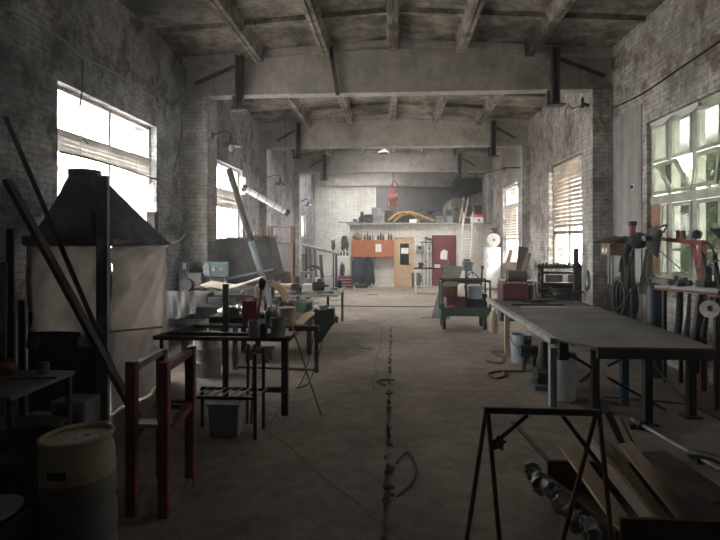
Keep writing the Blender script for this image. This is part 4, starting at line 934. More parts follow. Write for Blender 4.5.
mb.o('glove', 'black_cloth', t, smooth=60)
# dark planks and tanks heaped in the far corner
for k, (px, py, h, w, m, l) in enumerate(((305, 262, 0, .18, 'black_steel', 'black slab leaning on the post before the narrow far window'), (311, 255, 0, .1, 'dark_wood', 'dark plank leaning second from the narrow far window'), (316, 258, 0, .12, 'grey_steel', 'grey channel leaning third from the narrow far window'), (322, 263, 0, .14, 'dark_wood', 'short brown plank leaning behind the hose coil'))):
    p = at(px, py-8, 21.9+.1*k); one(MB().bar((p.x+.1, p.y-.45, 0), (p.x-.06, p.y, p.z), w, .05), ('steel_slab', 'wooden_plank', 'steel_channel', 'wooden_plank')[k], m, l, ('slab', 'plank', 'channel', 'plank')[k])
t = T('oil_barrel', 'dark oil barrel standing in the far corner behind the hose coil', 'barrel', (-4.0, 19.5, 0))
mb = MB(); mb.lathe([(.28, 0), (.28, .29), (.295, .3), (.28, .31), (.28, .58), (.295, .59), (.28, .6), (.28, .88)], n=28); mb.o('body', 'dark_steel', t, smooth=40)
mb = MB(); mb.lathe([(.29, .88), (.29, .9), (.26, .89), (.02, .89)], n=28); mb.o('lid', 'rust', t, smooth=40)
# ---------------- office front
fy = OY
p0, p1 = at(352, 240, fy), at(394, 257, fy)
t = T('wall_cupboard', 'orange brown wall cupboard with a pinned paper on the office front', 'cupboard', ((p0.x+p1.x)/2, fy-.31, p1.z))
W, Hc = p1.x-p0.x, p0.z-p1.z
mb = MB(); mb.b2((-W/2, 0, 0), (W/2, .3, Hc)); mb.o('carcass', 'orange_wood', t, bev=.008)
for a, b in ((-W/2+.01, -.02), (.0, W/2-.01)):
    mb = MB(); mb.b2((a, -.02, .02), (b, 0, Hc-.02)); mb.o('door', 'orange_wood', t)
mb = MB(); mb.b2((.12, -.026, .22), (.37, -.02, .55)); mb.o('paper_notice', 'white_paper', t)
mb = MB(); mb.lathe([(.07, 0), (.05, .006)], (-.18, -.02, .38), (PI/2, 0, 0), 8); mb.o('sticker', 'yellow_paint', t)
cz0 = p1.z+Hc
rnd = random.Random(8)
hues = ['dark glass', 'brown', 'black', 'grey', 'white', 'green']
for k in range(11):
    m = ['black_rubber', 'rust', 'dark_steel', 'grey_plastic', 'white_paint', 'green_paint', 'black_steel', 'cylinder_blue', 'white_paint', 'black_rubber', 'dark_steel'][k]
    nm = ['black bottle first from the coats on the orange cupboard', 'rusty brown bottle second from the coats on the orange cupboard', 'dark bottle third from the coats on the orange cupboard', 'grey bottle fourth from the coats on the orange cupboard', 'white bottle near the middle of the orange cupboard', 'green bottle beside the white one on the orange cupboard', 'black bottle beside the green one on the orange cupboard', 'dark blue bottle on the orange cupboard', 'white bottle nearer the wooden door on the orange cupboard', 'black bottle second from the wooden door on the orange cupboard', 'dark bottle closest to the wooden door on the orange cupboard'][k]
    bottle(.04+.006*(k % 3), rnd.uniform(.2, .36), m, nm, (p0.x+.56+k*.112, fy-.16, cz0), name='bottle', group='bottles on the orange cupboard')
t = T('canvas_bag', 'brown canvas bundle slumped at the end of the orange cupboard top', 'bag', (p0.x+.25, fy-.16, cz0))
mb = MB(); mb.blob((0, 0, .13), (.42, .26, .28), .14, 3, 5); mb.o('bag_body', 'old_wood', t, smooth=70)
mb = MB(); mb.tube([(-.1, 0, .24), (0, 0, .34), (.1, 0, .24)], .012); mb.o('strap', 'black_cloth', t)
def coat(c, w, h, mat, label, seed, name='work_jacket'):
    t = T(name, label, 'jacket', c); rnd = random.Random(seed)
    mb = MB()
    mb.sheet(lambda u, v: ((u-.5)*w*(.45+.55*min(1, v*2.2))+.02*math.sin(v*7+seed), -.07-.07*math.sin(u*PI)-.025*math.sin(u*19+seed+v*3)*v, -h*v*(1+.05*math.sin(u*8+seed*2)+.03*math.sin(u*21))-.05*abs(u-.5)), 24, 16, .09); mb.o('jacket_body', mat, t, smooth=70)
    for s in (-1, 1):
        mb = MB(); mb.tube([(s*w*.3, -.1, -.08), (s*w*.47, -.12, -.25), (s*w*.5, -.14, -.6), (s*w*.46, -.16, -h*.72)], lambda f: .065-.02*f, 9); mb.o('sleeve', mat, t, smooth=70)
    mb = MB(); mb.torus((0, -.08, -.0), .07, .025, (.3, 0, 0), 14, 6); mb.o('collar', mat, t, smooth=70)
    mb = MB(); mb.cyl((0, 0, .02), (0, -.09, .03), .012); mb.o('hook', 'black_steel', t)
    return t
coat((-1.5, fy-.1, 1.26), .38, 1.05, 'blue_cloth', 'navy blue work jacket hanging under the orange cupboard', 1)
coat((-1.04, fy-.22, 1.24), .4, 1.1, 'black_cloth', 'black work jacket hanging beside the navy one under the cupboard', 2)
p = at(349, 236, fy); coat((-2.05, fy+.05, 2.15), .2, .5, 'olive_cloth', 'brown coat hanging on the office corner above the white cabinet', 3, 'coat')
pile_box(-1.3, fy-.62, .0, (.5, .3, .14), 'black_cloth', 'black kit bag on the floor below the hanging jackets', 'kit_bag', 'bag', 0, .05)
# meters and pipes between the doors
t = T('gas_pipes', 'grey pipes with valve running up the white wall between the doors', 'pipe', (at(422, 260, fy).x, fy-.19, 0))
for dx in (0, .16, .3):
    mb = MB(); mb.cyl((dx, 0, 0), (dx, 0, 1.9-.2*dx), .022); mb.o('pipe', 'pale_steel', t, smooth=40)
mb = MB(); mb.cyl((-.1, 0, 1.9), (.45, 0, 1.9), .02); mb.o('cross_pipe', 'dark_steel', t, smooth=40)
mb = MB(); mb.torus((.16, -.06, 1.1), .05, .01, (PI/2, 0, 0), 14, 6); mb.o('valve_wheel', 'red_paint', t)
for k, (px, py, w, h, m, l) in enumerate(((420, 249, .34, .3, 'grey_plastic', 'grey meter box beside the wooden office door'), (429, 249, .22, .22, 'white_paint', 'white meter box next to the maroon door'), (428, 240, .3, .1, 'dark_steel', 'dark bent hood above the meter boxes'))):
    p = at(px, py, fy); t = T(('meter_box', 'meter_box', 'meter_hood')[k], l, 'box', (p.x, fy, p.z))
    mb = MB(); mb.b2((-w/2, -.14, -h/2), (w/2, -.09 if k < 2 else 0, h/2)) if k < 2 else mb.box((0, -.12, .06), (w, .24, .04), (.3, .3, 0)); mb.o('cover', m, t, bev=.008)
    mb = MB(); mb.b2((-w/2+.02, -.09, -h/2+.02), (w/2-.02, 0, h/2-.02)) if k < 2 else mb.bar((-w/3, 0, -.1), (-w/3, -.2, .0), .02); mb.o('back_box' if k < 2 else 'stay', m, t)
    if k < 2: mb = MB(); mb.b2((-w*.25, -.146, 0), (w*.25, -.14, h*.3)); mb.o('dial_window', 'dark_glass', t)
t = T('heater', 'black ribbed heater on feet beside the wooden office door', 'heater', (at(416, 280, 21.7).x, 21.7, 0))
for k in range(6):
    mb = MB(); mb.box((-.15+k*.06, 0, .36), (.045, .16, .56)); mb.o('rib', 'black_steel', t, bev=.01)
for s in (-1, 1):
    mb = MB(); mb.box((s*.13, 0, .04), (.04, .24, .08)); mb.o('foot', 'black_steel', t)
mb = MB(); mb.box((.2, 0, .4), (.05, .14, .3)); mb.o('control_box', 'dark_steel', t)
# ladder leaning on the roof, things on the office roof
rz_ = OZ+.07
lx = at(466, 240, fy).x
t = T('ladder', 'narrow pale ladder leaning on the office roof beside the red topped box', 'ladder', (lx, fy-.9, 0))
for s in (-1, 1):
    mb = MB(); mb.bar((s*.19-.22, 0, 0), (s*.19+.05, .62, 3.15), .06, .04); mb.o('stile', 'window_white', t)
for k in range(10):
    f = .08+k*.095; mb = MB(); x = -.22+.27*f; mb.cyl((x-.19, .62*f, 3.15*f), (x+.19, .62*f, 3.15*f), .018); mb.o('rung', 'window_white', t)
ry = OY+.35
def rp(px, py, dy=0): return at(px, py, ry+dy)
p = rp(477, 224); t = T('roof_box', 'white box with a bright red lid and dark emblem on the office roof edge', 'box', (p.x, ry, rz_))
mb = MB(); mb.b2((-.25, -.15, 0), (.25, .15, .24)); mb.o('carton', 'white_paint', t)
mb = MB(); mb.b2((-.26, -.16, .24), (.26, .16, .36)); mb.o('lid', 'bright_red', t)
mb = MB(); mb.cyl((.06, -.156, .12), (.06, -.15, .12), .06); mb.o('emblem', 'black_steel', t)
for s in (-1, 1):
    mb = MB(); mb.bar((p.x-.66+s*.09, ry-.1, rz_+.02), (p.x-.38+s*.1, ry+.55, rz_+1.15), .06, .03); one(mb, 'plank', 'plank_wood', ['brown plank tilted up behind the ladder top on the office roof', 'second brown plank tilted beside the tank on the office roof'][s > 0], 'plank')
p = rp(458, 212, 2.2); t = T('round_tank', 'large round grey tank lying on the office roof', 'tank', (p.x, ry+2.2, rz_))
mb = MB(); mb.lathe([(.02, -.5), (.45, -.48), (.6, -.4), (.63, 0), (.6, .4), (.45, .48), (.02, .5)], (0, .2, .63), (PI/2, 0, .25), 32); mb.o('shell', 'grey_steel', t, smooth=50)
mb = MB(); mb.lathe([(.1, 0), (.1, .08), (.02, .09)], (-.1, -.32, .7), (PI/2, 0, .25)); mb.o('flange', 'dark_steel', t, smooth=40)
for s in (-1, 1):
    mb = MB(); mb.box((s*.4, .2, .05), (.1, .6, .1)); mb.o('cradle', 'dark_steel', t)
p = rp(414, 218); t = T('yellow_mast', 'bent yellow steel boom with wheels lying along the office roof', 'boom', (p.x-.1, ry+.2, rz_))
mb = MB(); mb.tube([(-1.0, 0, .12), (-.6, .05, .4), (-.1, .0, .46), (.4, -.05, .32), (.95, -.1, .06)], .06, 8); mb.o('boom_arm', 'yellow_paint', t, smooth=60)
mb = MB(); mb.tube([(-.8, .1, .06), (-.4, .1, .36), (.0, .1, .4), (.3, .1, .1)], .05, 8); mb.o('inner_brace', 'yellow_paint', t, smooth=60)
mb = MB(); mb.bar((.1, -.05, .42), (1.1, .0, .1), .09, .07); mb.o('straight_arm', 'yellow_paint', t)
mb = MB(); mb.bar((-.5, .12, .3), (.5, .16, .6), .07, .07); mb.o('folded_arm', 'dark_steel', t)
for x in (-.85, .1):
    mb = MB(); mb.cyl((x, .18, .14), (x, .28, .14), .14); mb.o('wheel', 'black_rubber', t, smooth=40)
def roofbox(px, py, d, mat, label, name='box', cat='box', dy=0, rz=0):
    p = rp(px, py, dy); return one(MB().box((0, 0, d[2]/2), d), name, mat, label, cat, loc=(p.x, ry+dy, rz_), rz=rz, bev=.01)
roofbox(440, 220, (.34, .3, .3), 'grey_steel', 'grey metal box on the office roof above the maroon door', 'metal_box')
roofbox(427, 218, (.26, .3, .42), 'dark_steel', 'dark tilted box beside the grey metal box on the office roof', 'metal_box', rz=.5, dy=.6)
roofbox(413, 222, (.3, .2, .16), 'white_paint', 'small white box before the yellow boom on the office roof', 'white_box', dy=-.18)
roofbox(376, 212, (.4, .3, .75), 'grey_plastic', 'tall grey carton behind the pale upright casing on the office roof', 'carton', dy=1.25)
roofbox(381, 212, (.3, .2, .5), 'pale_steel', 'pale upright casing on the office roof before the tall grey carton', 'casing', dy=.1)
roofbox(362, 218, (.14, .14, .5), 'black_rubber', 'narrow black canister at the coat end of the office roof', 'canister')
can(.11, .2, 'dark_steel', 'dark pot at the edge of the office roof above the orange cupboard', (rp(370, 222).x, ry, rz_), 'pot', 'pot', handle=True)
can(.09, .18, 'rust', 'rusty pot at the coat end of the office roof edge', (rp(355, 222).x, ry+.1, rz_), 'pot', 'pot')
for k, (px, w, h, m, l) in enumerate(((404, .8, .6, 'black_cloth', 'dark tarpaulin heap behind the yellow boom on the office roof'), (437, .5, .6, 'dark_steel', 'dark scrap heap between the boom and the round tank'), (364, .5, .45, 'olive_cloth', 'olive canvas heap above the orange cupboard on the office roof'))):
    p = rp(px, 220, .95+.3*k); mb = MB(); mb.blob((0, 0, h*.4), (w, .6, h), .16, 3, k+30)
    for v in mb.bm.verts: v.co.z = max(0, v.co.z)
    one(mb, 'scrap_heap' if k == 1 else 'canvas_heap', m, l, 'heap', loc=(p.x, ry+(1.6, 1.25, 1.2)[k], rz_), smooth=50)
p = at(348, 229, fy-.5); one(MB().cyl((p.x-.15, fy-.4, 2.1), (-1.6, fy+.3, rz_+.06), .03) if False else MB().bar((-2.35, fy+.2, rz_+.03), (-1.5, fy+.25, rz_+.03), .12, .05), 'steel_channel', 'grey_steel', 'grey channel end overhanging the office roof above the coat', 'channel')
for k, (px, py, d, m, rz, dy, l) in enumerate(((386, 219, (.5, .35, .34), 'black_steel', .2, .75, 'black battered box under the yellow boom on the office roof'), (402, 219, (.4, .3, .26), 'dark_wood', -.3, 1.1, 'dark wooden box behind the yellow boom on the office roof'), (421, 221, (.35, .4, .22), 'old_wood', .15, 1.25, 'brown wooden box behind the small white box on the office roof'), (448, 216, (.26, .26, .55), 'dark_steel', .1, .25, 'dark upright box between the grey metal box and the round tank'), (478, 214, (.3, .3, .8), 'black_steel', 0, 1.0, 'tall black casing behind the red lidded box on the office roof'))):
    roofbox(px, py, d, m, l, 'storage_box', 'box', dy, rz)
for k, (x0, x1, z1, m, l) in enumerate(((-1.2, .1, .5, 'rust', 'rusty bar tilted over the pots on the office roof'), (.2, 1.5, .45, 'black_steel', 'black bar tilted behind the yellow boom on the office roof'), (-.7, .8, .3, 'dark_wood', 'dark timber lying behind the pots on the office roof'))):
    one(MB().bar((x0, ry+2.2+.15*k, rz_+.03), (x1, ry+2.3+.15*k, rz_+z1), .07, .06), ('rusty_bar', 'steel_bar', 'timber')[k], m, l, 'bar')
for k, (px, py, d, m, l, dy) in enumerate(((369, 216, (.35, .3, .4), 'black_steel', 'black box above the orange cupboard beside the narrow black canister', .45), (388, 213, (.45, .3, .62), 'olive_cloth', 'olive covered box behind the upright casing on the office roof', 1.35), (431, 214, (.4, .3, .62), 'black_cloth', 'black covered box standing behind the dark tilted box', 2.1), (449, 219, (.25, .25, .3), 'pale_steel', 'small pale metal box before the round tank on the office roof', -.05), (424, 220, (.3, .2, .14), 'dark_wood', 'low dark wooden tray at the roof edge over the meter boxes', -.15))):
    roofbox(px, py, d, m, l, 'covered_box' if 'covered' in l else 'storage_box', 'box', dy, .1*k)
# red hoist and air duct over the roof
p = at(393, 190, 27.5); t = T('hanging_hoist', 'red chain hoist hanging against the dark end wall', 'hoist', (p.x, 27.5, p.z))
mb = MB(); mb.box((-.02, 0, -.15), (.34, .26, .42), (0, .12, 0)); mb.cyl((-.24, 0, -.42), (.26, 0, -.36), .19); mb.box((.12, 0, -.7), (.2, .16, .36), (0, -.3, 0)); mb.o('body', 'hoist_red', t, smooth=35, bev=.02)
mb = MB(); mb.tube([(.1, 0, .05), (.2, 0, .25), (.12, 0, .45), (-.02, 0, .4), (-.06, 0, .22)], .04, 7); mb.o('top_hook', 'hoist_red', t, smooth=60)
mb = MB(); mb.tube([(-.1, 0, -.55), (-.12, 0, -.8), (-.26, 0, -.95), (-.3, 0, -.76)], .045, 7); mb.o('load_hook', 'hoist_red', t, smooth=60)
mb = MB(); mb.cyl((0, 0, .0), (0, 0, 5.89-p.z), .02, n=6); mb.o('chain', 'dark_steel', t)
for s in (-1, 1):
    mb = MB(); mb.cyl((s*.25, 0, -1.6), (s*.22, 0, -.5), .02, n=6); mb.o('load_chain', 'pale_steel', t)
p = at(467, 186, 26.5); t = T('air_duct', 'dark square air duct under the roof in the far corner', 'duct', (p.x, 26.5, p.z))
mb = MB(); mb.b2((-.6, -.6, -.3), (.65, 1.5, .35)); mb.o('duct_box', 'dark_steel', t)
mb = MB(); mb.b2((-.5, -.4, -.75), (.1, .2, -.3)); mb.o('outlet', 'black_steel', t)
for s in (-1, 1):
    mb = MB(); mb.cyl((s*.4, 0, .35), (s*.4, 0, 5.8-p.z), .015, n=6); mb.o('hanger_rod', 'black_steel', t)
# ---------------- far side: white fridge with dish, benches
t = T('fridge', 'bright white fridge standing against the far brick pillar', 'fridge', (at(492, 260, 21.4).x, 21.4, 0))
mb = MB(); mb.b2((-.29, -.28, .05), (.29, .3, 1.7)); mb.o('body', 'white_paint', t, bev=.02)
mb = MB(); mb.b2((-.285, -.33, 1.2), (.285, -.285, 1.69)); d = mb.o('freezer_door', 'white_paint', t, bev=.012)
mb = MB(); mb.b2((-.24, -.36, 1.24), (-.21, -.33, 1.42)); mb.o('handle', 'grey_plastic', d)
mb = MB(); mb.b2((-.285, -.33, .08), (.285, -.285, 1.18)); d = mb.o('main_door', 'white_paint', t, bev=.012)
mb = MB(); mb.b2((-.24, -.36, .9), (-.21, -.33, 1.12)); mb.o('handle', 'grey_plastic', d)
for s in (-1, 1):
    mb = MB(); mb.cyl((s*.22, -.2, 0), (s*.22, -.2, .05), .03); mb.o('foot', 'black_rubber', t)
t = T('desk_fan', 'round white fan standing on top of the fridge', 'fan', (at(493, 240, 21.4).x, 21.3, 1.702))
mb = MB(); mb.lathe([(.14, 0), (.13, .03), (.03, .04)]); mb.o('base', 'white_paint', t, smooth=40)
mb = MB(); mb.lathe([(.25, -.04), (.27, 0), (.25, .05), (.1, .07), (.02, .07)], (0, -.03, .3), (PI/2, 0, 0), 28); mb.o('cage', 'white_paint', t, smooth=40)
mb = MB(); mb.cyl((0, -.13, .3), (0, -.1, .3), .05); mb.o('hub', 'red_paint', t, smooth=40)
mb = MB(); mb.cyl((0, 0, .03), (0, 0, .1), .02); mb.o('neck', 'grey_plastic', t)
def bench(x, y, w, d, h, top, leg, label, name='workbench', n=4):
    t = T(name, label, 'bench', (x, y, 0))
    mb = MB(); mb.b2((-w/2, -d/2, h-.05), (w/2, d/2, h)); mb.o('bench_top', top, t, bev=.005)
    for sx in (-1, 1):
        for sy in (-1, 1):
            mb = MB(); mb.box((sx*(w/2-.06), sy*(d/2-.05), (h-.05)/2), (.06, .06, h-.05)); mb.o('leg', leg, t)
    mb = MB(); mb.bar((-w/2+.06, d/2-.05, .25), (w/2-.06, d/2-.05, .25), .04); mb.o('stretcher', leg, t)
    return t
bx = at(434, 268, 19.5)
bench(bx.x, 19.5, 1.5, .6, .97, 'black_steel', 'white_paint', 'black topped bench on white legs before the maroon door')
pile_box(bx.x+.12, 19.45, .97, (.2, .16, .12), 'white_paint', 'small white block on the black topped bench', 'white_block', 'block')
vise((bx.x-.5, 19.45, .97), .4, 'black_steel', 'black vise on the black topped bench by the wooden door', .8)
one(MB().blob((0, 0, .05), (.36, .2, .1), .2, 2, 17), 'rag', 'dark_wood', 'brown rag on the black topped bench beside the white block', 'rag', loc=(bx.x+.45, 19.45, .97), smooth=60)
# dark drill stand and grey board
p = at(467, 268, 16.6)
t = T('drill_press', 'dark drill press with spread handles behind the green cart', 'machine', (p.x, 16.6, 0))
mb = MB(); mb.box((0, 0, .04), (.6, .45, .08)); mb.o('base', 'black_steel', t, bev=.01)
mb = MB(); mb.cyl((0, .08, .08), (0, .08, 1.25), .06); mb.o('column', 'dark_steel', t, smooth=40)
mb = MB(); mb.box((0, -.05, 1.18), (.26, .5, .3)); mb.box((.02, .2, 1.22), (.2, .24, .36)); mb.o('head', 'teal_paint', t, bev=.03)
mb = MB(); mb.box((0, -.1, .72), (.75, .4, .06)); mb.o('work_table', 'black_steel', t, bev=.01)
mb = MB(); mb.cyl((0, -.18, .84), (0, -.18, 1.04), .025); mb.o('spindle', 'grey_steel', t)
for k in range(3):
    a = k*2.1+.4; mb = MB(); mb.cyl((.13, -.1, 1.15), (.16, -.1+.28*math.cos(a), 1.15+.28*math.sin(a)), .012); mb.o('feed_handle', 'black_steel', t)
one(MB().bar((1.2, 13.3, 0.0), (1.62, 14.0, 1.3), .5, .02), 'metal_sheet', 'olive_steel', 'grey green metal sheet leaning at the end of the green cart', 'sheet')
# green cart
t = T('welding_cart', 'dark green four wheeled cart loaded with cases by the big table', 'cart', (1.62, 12.0, 0))
mb = MB(); mb.b2((-.55, -.32, .3), (.55, .32, .37)); mb.o('deck', 'green_paint', t, bev=.006)
for y in (-.34, .32):
    mb = MB(); mb.b2((-.55, y, .37), (.55, y+.02, .5)); mb.o('side_board', 'green_paint', t)
for x in (-.53, .53):
    for y in (-.3, .3):
        mb = MB(); mb.box((x, y, .72), (.035, .035, .75)); mb.o('upright', 'green_paint', t)
for y in (-.3, .3):
    mb = MB(); mb.bar((-.53, y, 1.09), (.53, y, 1.09), .035); mb.o('top_rail', 'black_steel', t)
for x in (-.53, .53):
    mb = MB(); mb.bar((x, -.3, 1.05), (x, .3, 1.05), .03); mb.o('end_rail', 'green_paint', t)
for x, y in ((-.48, -.26), (.42, -.26), (-.48, .26), (.42, .26)):
    mb = MB(); mb.cyl((x-.03, y, .14), (x+.03, y, .14), .14); wv = mb.o('wheel', 'black_rubber', t, smooth=40)
    mb = MB(); mb.cyl((x-.04, y, .14), (x+.04, y, .14), .06); mb.o('wheel_hub', 'green_paint', wv, smooth=40)
    mb = MB(); mb.box((x, y, .27), (.09, .04, .1)); mb.o('fork', 'green_paint', t)
dz = .372
pile_box(1.42, 12.08, dz, (.42, .36, .34), 'maroon', 'maroon case at the aisle end of the green cart', 'tool_case', 'case')
pile_box(1.28, 12.05, dz+.342, (.36, .34, .24), 'rust', 'rusty brown case stacked on the maroon case', 'tool_case', 'case')
pile_box(1.85, 12.0, dz, (.32, .36, .3), 'black_steel', 'black case beside the maroon case on the green cart', 'tool_case', 'case')
pile_box(1.85, 12.0, dz+.302, (.3, .3, .28), 'pale_blue', 'pale blue box on top of the black case', 'blue_box', 'box')
sack((.24, .1, .16), 14, 'bright_red', 'bright red cloth bundle beside the maroon case', (1.3, 11.78, dz+.005), 'bundle')
t = T('gas_torch', 'black torch with hoses standing up from the green cart', 'torch', (2.0, 12.0, dz+.6))
mb = MB(); mb.cyl((0, 0, -.01), (.03, 0, .38), .02); mb.blob((.03, 0, .4), (.08, .08, .1), .1, 2, 2); mb.o('handle', 'black_steel', t)
mb = MB(); mb.tube([(0, 0, .1), (-.2, -.05, .3), (-.35, 0, .15), (-.5, .02, .02)], .012); mb.o('hose', 'black_rubber', t)
cable([(1.15, 12.1, dz+.65), (1.25, 11.9, dz+.76), (1.45, 11.84, dz+.7), (1.58, 11.92, dz+.66), (1.75, 11.8, dz+.66), (1.98, 11.82, dz+.66)], .022, 'black hose draped over the cases on the green cart', 'black_rubber', 'hose')
pile_box(2.06, 11.98, dz, (.1, .3, .42), 'dark_steel', 'narrow dark box at the wall end of the green cart', 'narrow_box', 'box')
mb = MB(); mb.bar((1.66, 11.78, dz), (1.62, 11.8, dz+.62), .04); one(mb, 'steel_bar', 'black_steel', 'short black bar standing between the cases on the green cart', 'bar')
t = T('white_canister', 'two tone white canister standing on the floor beside the green cart', 'canister', (2.18, 11.45, 0))
mb = MB(); mb.lathe([(.09, 0), (.1, .02), (.1, .36), (.06, .44), (.04, .46)]); mb.o('body', 'cream_plastic', t, smooth=40)
mb = MB(); mb.lathe([(.045, .46), (.045, .52), (.005, .53)]); mb.o('cap', 'white_paint', t, smooth=40)

# ---------------- more small things on the middle row benches
def smallthing(kind, x, y, z, sc_, mat, label, rz=0):
    mb = MB()
    if kind == 'bearing_housing': mb.torus((0, 0, .07*sc_), .05*sc_, .022*sc_, (PI/2, 0, 0), 18, 8); mb.box((0, 0, .01), (.16*sc_, .06*sc_, .02))
    elif kind == 'clamp': mb.tube([(-.06*sc_, 0, .012), (-.07*sc_, 0, .14*sc_), (.07*sc_, 0, .14*sc_), (.06*sc_, 0, .07*sc_)], .014, 6, 2)
    elif kind == 'pulley': mb.lathe([(.08*sc_, 0), (.08*sc_, .015), (.06*sc_, .03), (.08*sc_, .045), (.08*sc_, .06), (.02, .06)], n=20)
    elif kind == 'hammer': mb.cyl((-.16*sc_, 0, .03), (.1*sc_, 0, .03), .014); mb.box((.12*sc_, 0, .03), (.04*sc_, .12*sc_, .045))
    elif kind == 'bolt_box': mb.box((0, 0, .05*sc_), (.2*sc_, .14*sc_, .1*sc_)); mb.blob((0, 0, .1*sc_), (.16*sc_, .1*sc_, .06*sc_), .25, 2, int(x*100))
    elif kind == 'electric_motor': mb.cyl((-.12*sc_, 0, .09*sc_), (.1*sc_, 0, .09*sc_), .08*sc_); mb.cyl((.1*sc_, 0, .09*sc_), (.18*sc_, 0, .09*sc_), .02*sc_); mb.box((0, 0, .012), (.18*sc_, .16*sc_, .024)); mb.box((0, 0, .19*sc_), (.07*sc_, .06*sc_, .05*sc_))
    elif kind == 'pipe_elbow': mb.tube([(-.1*sc_, 0, .03), (0, 0, .03), (.05*sc_, 0, .08*sc_), (.05*sc_, 0, .18*sc_)], .03*sc_, 8, 3)
    return one(mb, kind, mat, label, kind.replace('_', ' '), loc=(x, y, z), rz=rz, smooth=40)
for a in (('electric_motor', -2.3, 10.45, mz, 1.2, 'cylinder_blue', 'dark blue electric motor at the far inner corner of the machine bench', .6),
          ('bearing_housing', -1.75, 9.05, mz, 1.4, 'pale_steel', 'bright bearing housing at the near edge of the machine bench', .4),
          ('pipe_elbow', -1.48, 9.55, mz+.002, .6, 'dark_steel', 'dark pipe elbow on the machine bench beside the white paint tin', 1.0),
          ('clamp', -1.95, 9.62, mz, 1.5, 'black_steel', 'black bent clamp between the two bench vises', .8),
          ('pulley', -1.6, 10.65, mz, 1.2, 'rust', 'rusty pulley on the far edge of the machine bench', 0),
          ('bolt_box', -2.25, 9.62, mz, 1.0, 'dark_wood', 'dark box of bolts behind the black bent clamp', .2),
          ('hammer', -1.5, 9.1, mz, 1.2, 'old_wood', 'wooden handled hammer at the aisle corner of the machine bench', .9),
          ('electric_motor', -1.75, 12.2, lz, 1.3, 'dark_steel', 'dark electric motor in the middle of the long steel table', .2),
          ('bolt_box', -2.3, 12.3, lz, 1.3, 'old_wood', 'wooden bolt box beside the hand press on the long table', .1),
          ('pulley', -1.4, 12.4, lz, 1.2, 'grey_steel', 'grey pulley at the aisle edge of the long steel table', 0),
          ('pipe_elbow', -2.0, 13.15, lz+.01, 1.3, 'white_paint', 'white pipe elbow at the far edge of the long steel table', 0),
          ('hammer', -1.5, 11.5, lz, 1.2, 'dark_wood', 'dark hammer on the near edge of the long steel table', .5),
          ('bearing_housing', -2.1, 11.5, lz, 1.2, 'dark_steel', 'dark bearing housing at the near inner corner of the long table', 1.2),
          ('bolt_box', -2.2, 6.98, .974, .9, 'black_steel', 'black box of bolts on the flat black steel tray', .3),
          ('pulley', -1.85, 7.3, .895, 1.0, 'dark_steel', 'dark pulley lying behind the red canister', 0),
          ('electric_motor', -1.6, 7.35, .895, 1.0, 'black_steel', 'black electric motor behind the green plastic bottle', .9),
          ('clamp', -1.45, 7.1, .895, 1.0, 'rust', 'rusty clamp behind the round tan tub', .2)):
    smallthing(*a)
# scrap at the foot of the far wall
for k, (x, y, d, m, nm, l) in enumerate(((-2.9, 19.6, (.5, .4, .55), 'dark_steel', 'metal_box', 'dark metal box on the floor before the hose coil'), (-3.5, 18.4, (.6, .5, .7), 'black_steel', 'metal_box', 'black metal box by the storage rack and the oil barrel'), (-2.9, 18.2, (.45, .4, .35), 'old_wood', 'wooden_box', 'brown wooden box on the floor between the storage rack and the pipe'), (-2.95, 18.2, (.3, .3, .3), 'grey_plastic', 'plastic_box', 'grey plastic box on top of the brown wooden box'))):
    pile_box(x, y, .352 if k == 3 else 0, d, m, l, nm, 'box', .15*k, .01)
for k, (x, y, l) in enumerate(((-1.95, 17.2, 'flat dark offcut on the floor short of the steel floor strip'), (.45, 21.0, 'flat dark plate on the floor before the maroon door'), (-.75, 19.0, 'flat dark plate on the floor before the orange cupboard'), (.9, 13.6, 'flat dark scrap on the floor between the groove and the green cart'), (-.5, 9.7, 'flat dark scrap on the floor past the frame table'))):
    one(MB().prism([(-.2, -.08), (.1, -.12), (.22, .02), (.05, .12), (-.18, .08)], 2, 0, .012), 'steel_offcut', 'dark_steel', l, 'offcut', loc=(x, y, 0.001), rz=k*1.3)
# ================================================================ big steel table on the window side
TX0, TX1, TY0, TY1, TH = 1.92, 3.52, 5.76, 10.5, .84
t = T('steel_table', 'big steel plate table with dark channel frame under the timber window', 'table', (2.8, 8.1, 0))
mb = MB(t); mb.prism([(TX0, 6.2), (2.2, TY0), (3.44, TY0), (TX1, 6.5), (TX1, TY1), (TX0, TY1)], 2, TH-.022, TH); mb.o('top_plate', 'table_steel', t, bev=.004)
mb = MB(t); mb.prism([(2.02, 6.1), (2.2, TY0+.005), (3.44, TY0+.005), (3.46, 6.3)], 2, TH, TH+.006); mb.o('front_plate', 'rusty_plate', t)
mb = MB(t); mb.bar((TX0-.03, 6.25, TH-.03), (TX0-.03, TY1, TH-.03), .09, .07); mb.o('edge_rail', 'pale_steel', t, bev=.006)
mb = MB(t); mb.b2((2.22, TY0+.03, TH-.13), (3.42, TY0+.1, TH-.022)); mb.o('front_channel', 'black_steel', t)
mb = MB(t); mb.b2((3.4, TY0+.1, TH-.13), (3.47, TY1-.05, TH-.022)); mb.o('side_channel', 'black_steel', t)
mb = MB(t); mb.b2((TX0+.05, 6.4, TH-.13), (TX0+.12, TY1-.05, TH-.022)); mb.o('side_channel', 'black_steel', t)
mb = MB(t); mb.b2((1.96, 6.28, .58), (2.07, 6.4, TH-.022)); mb.o('bracket_box', 'black_steel', t)
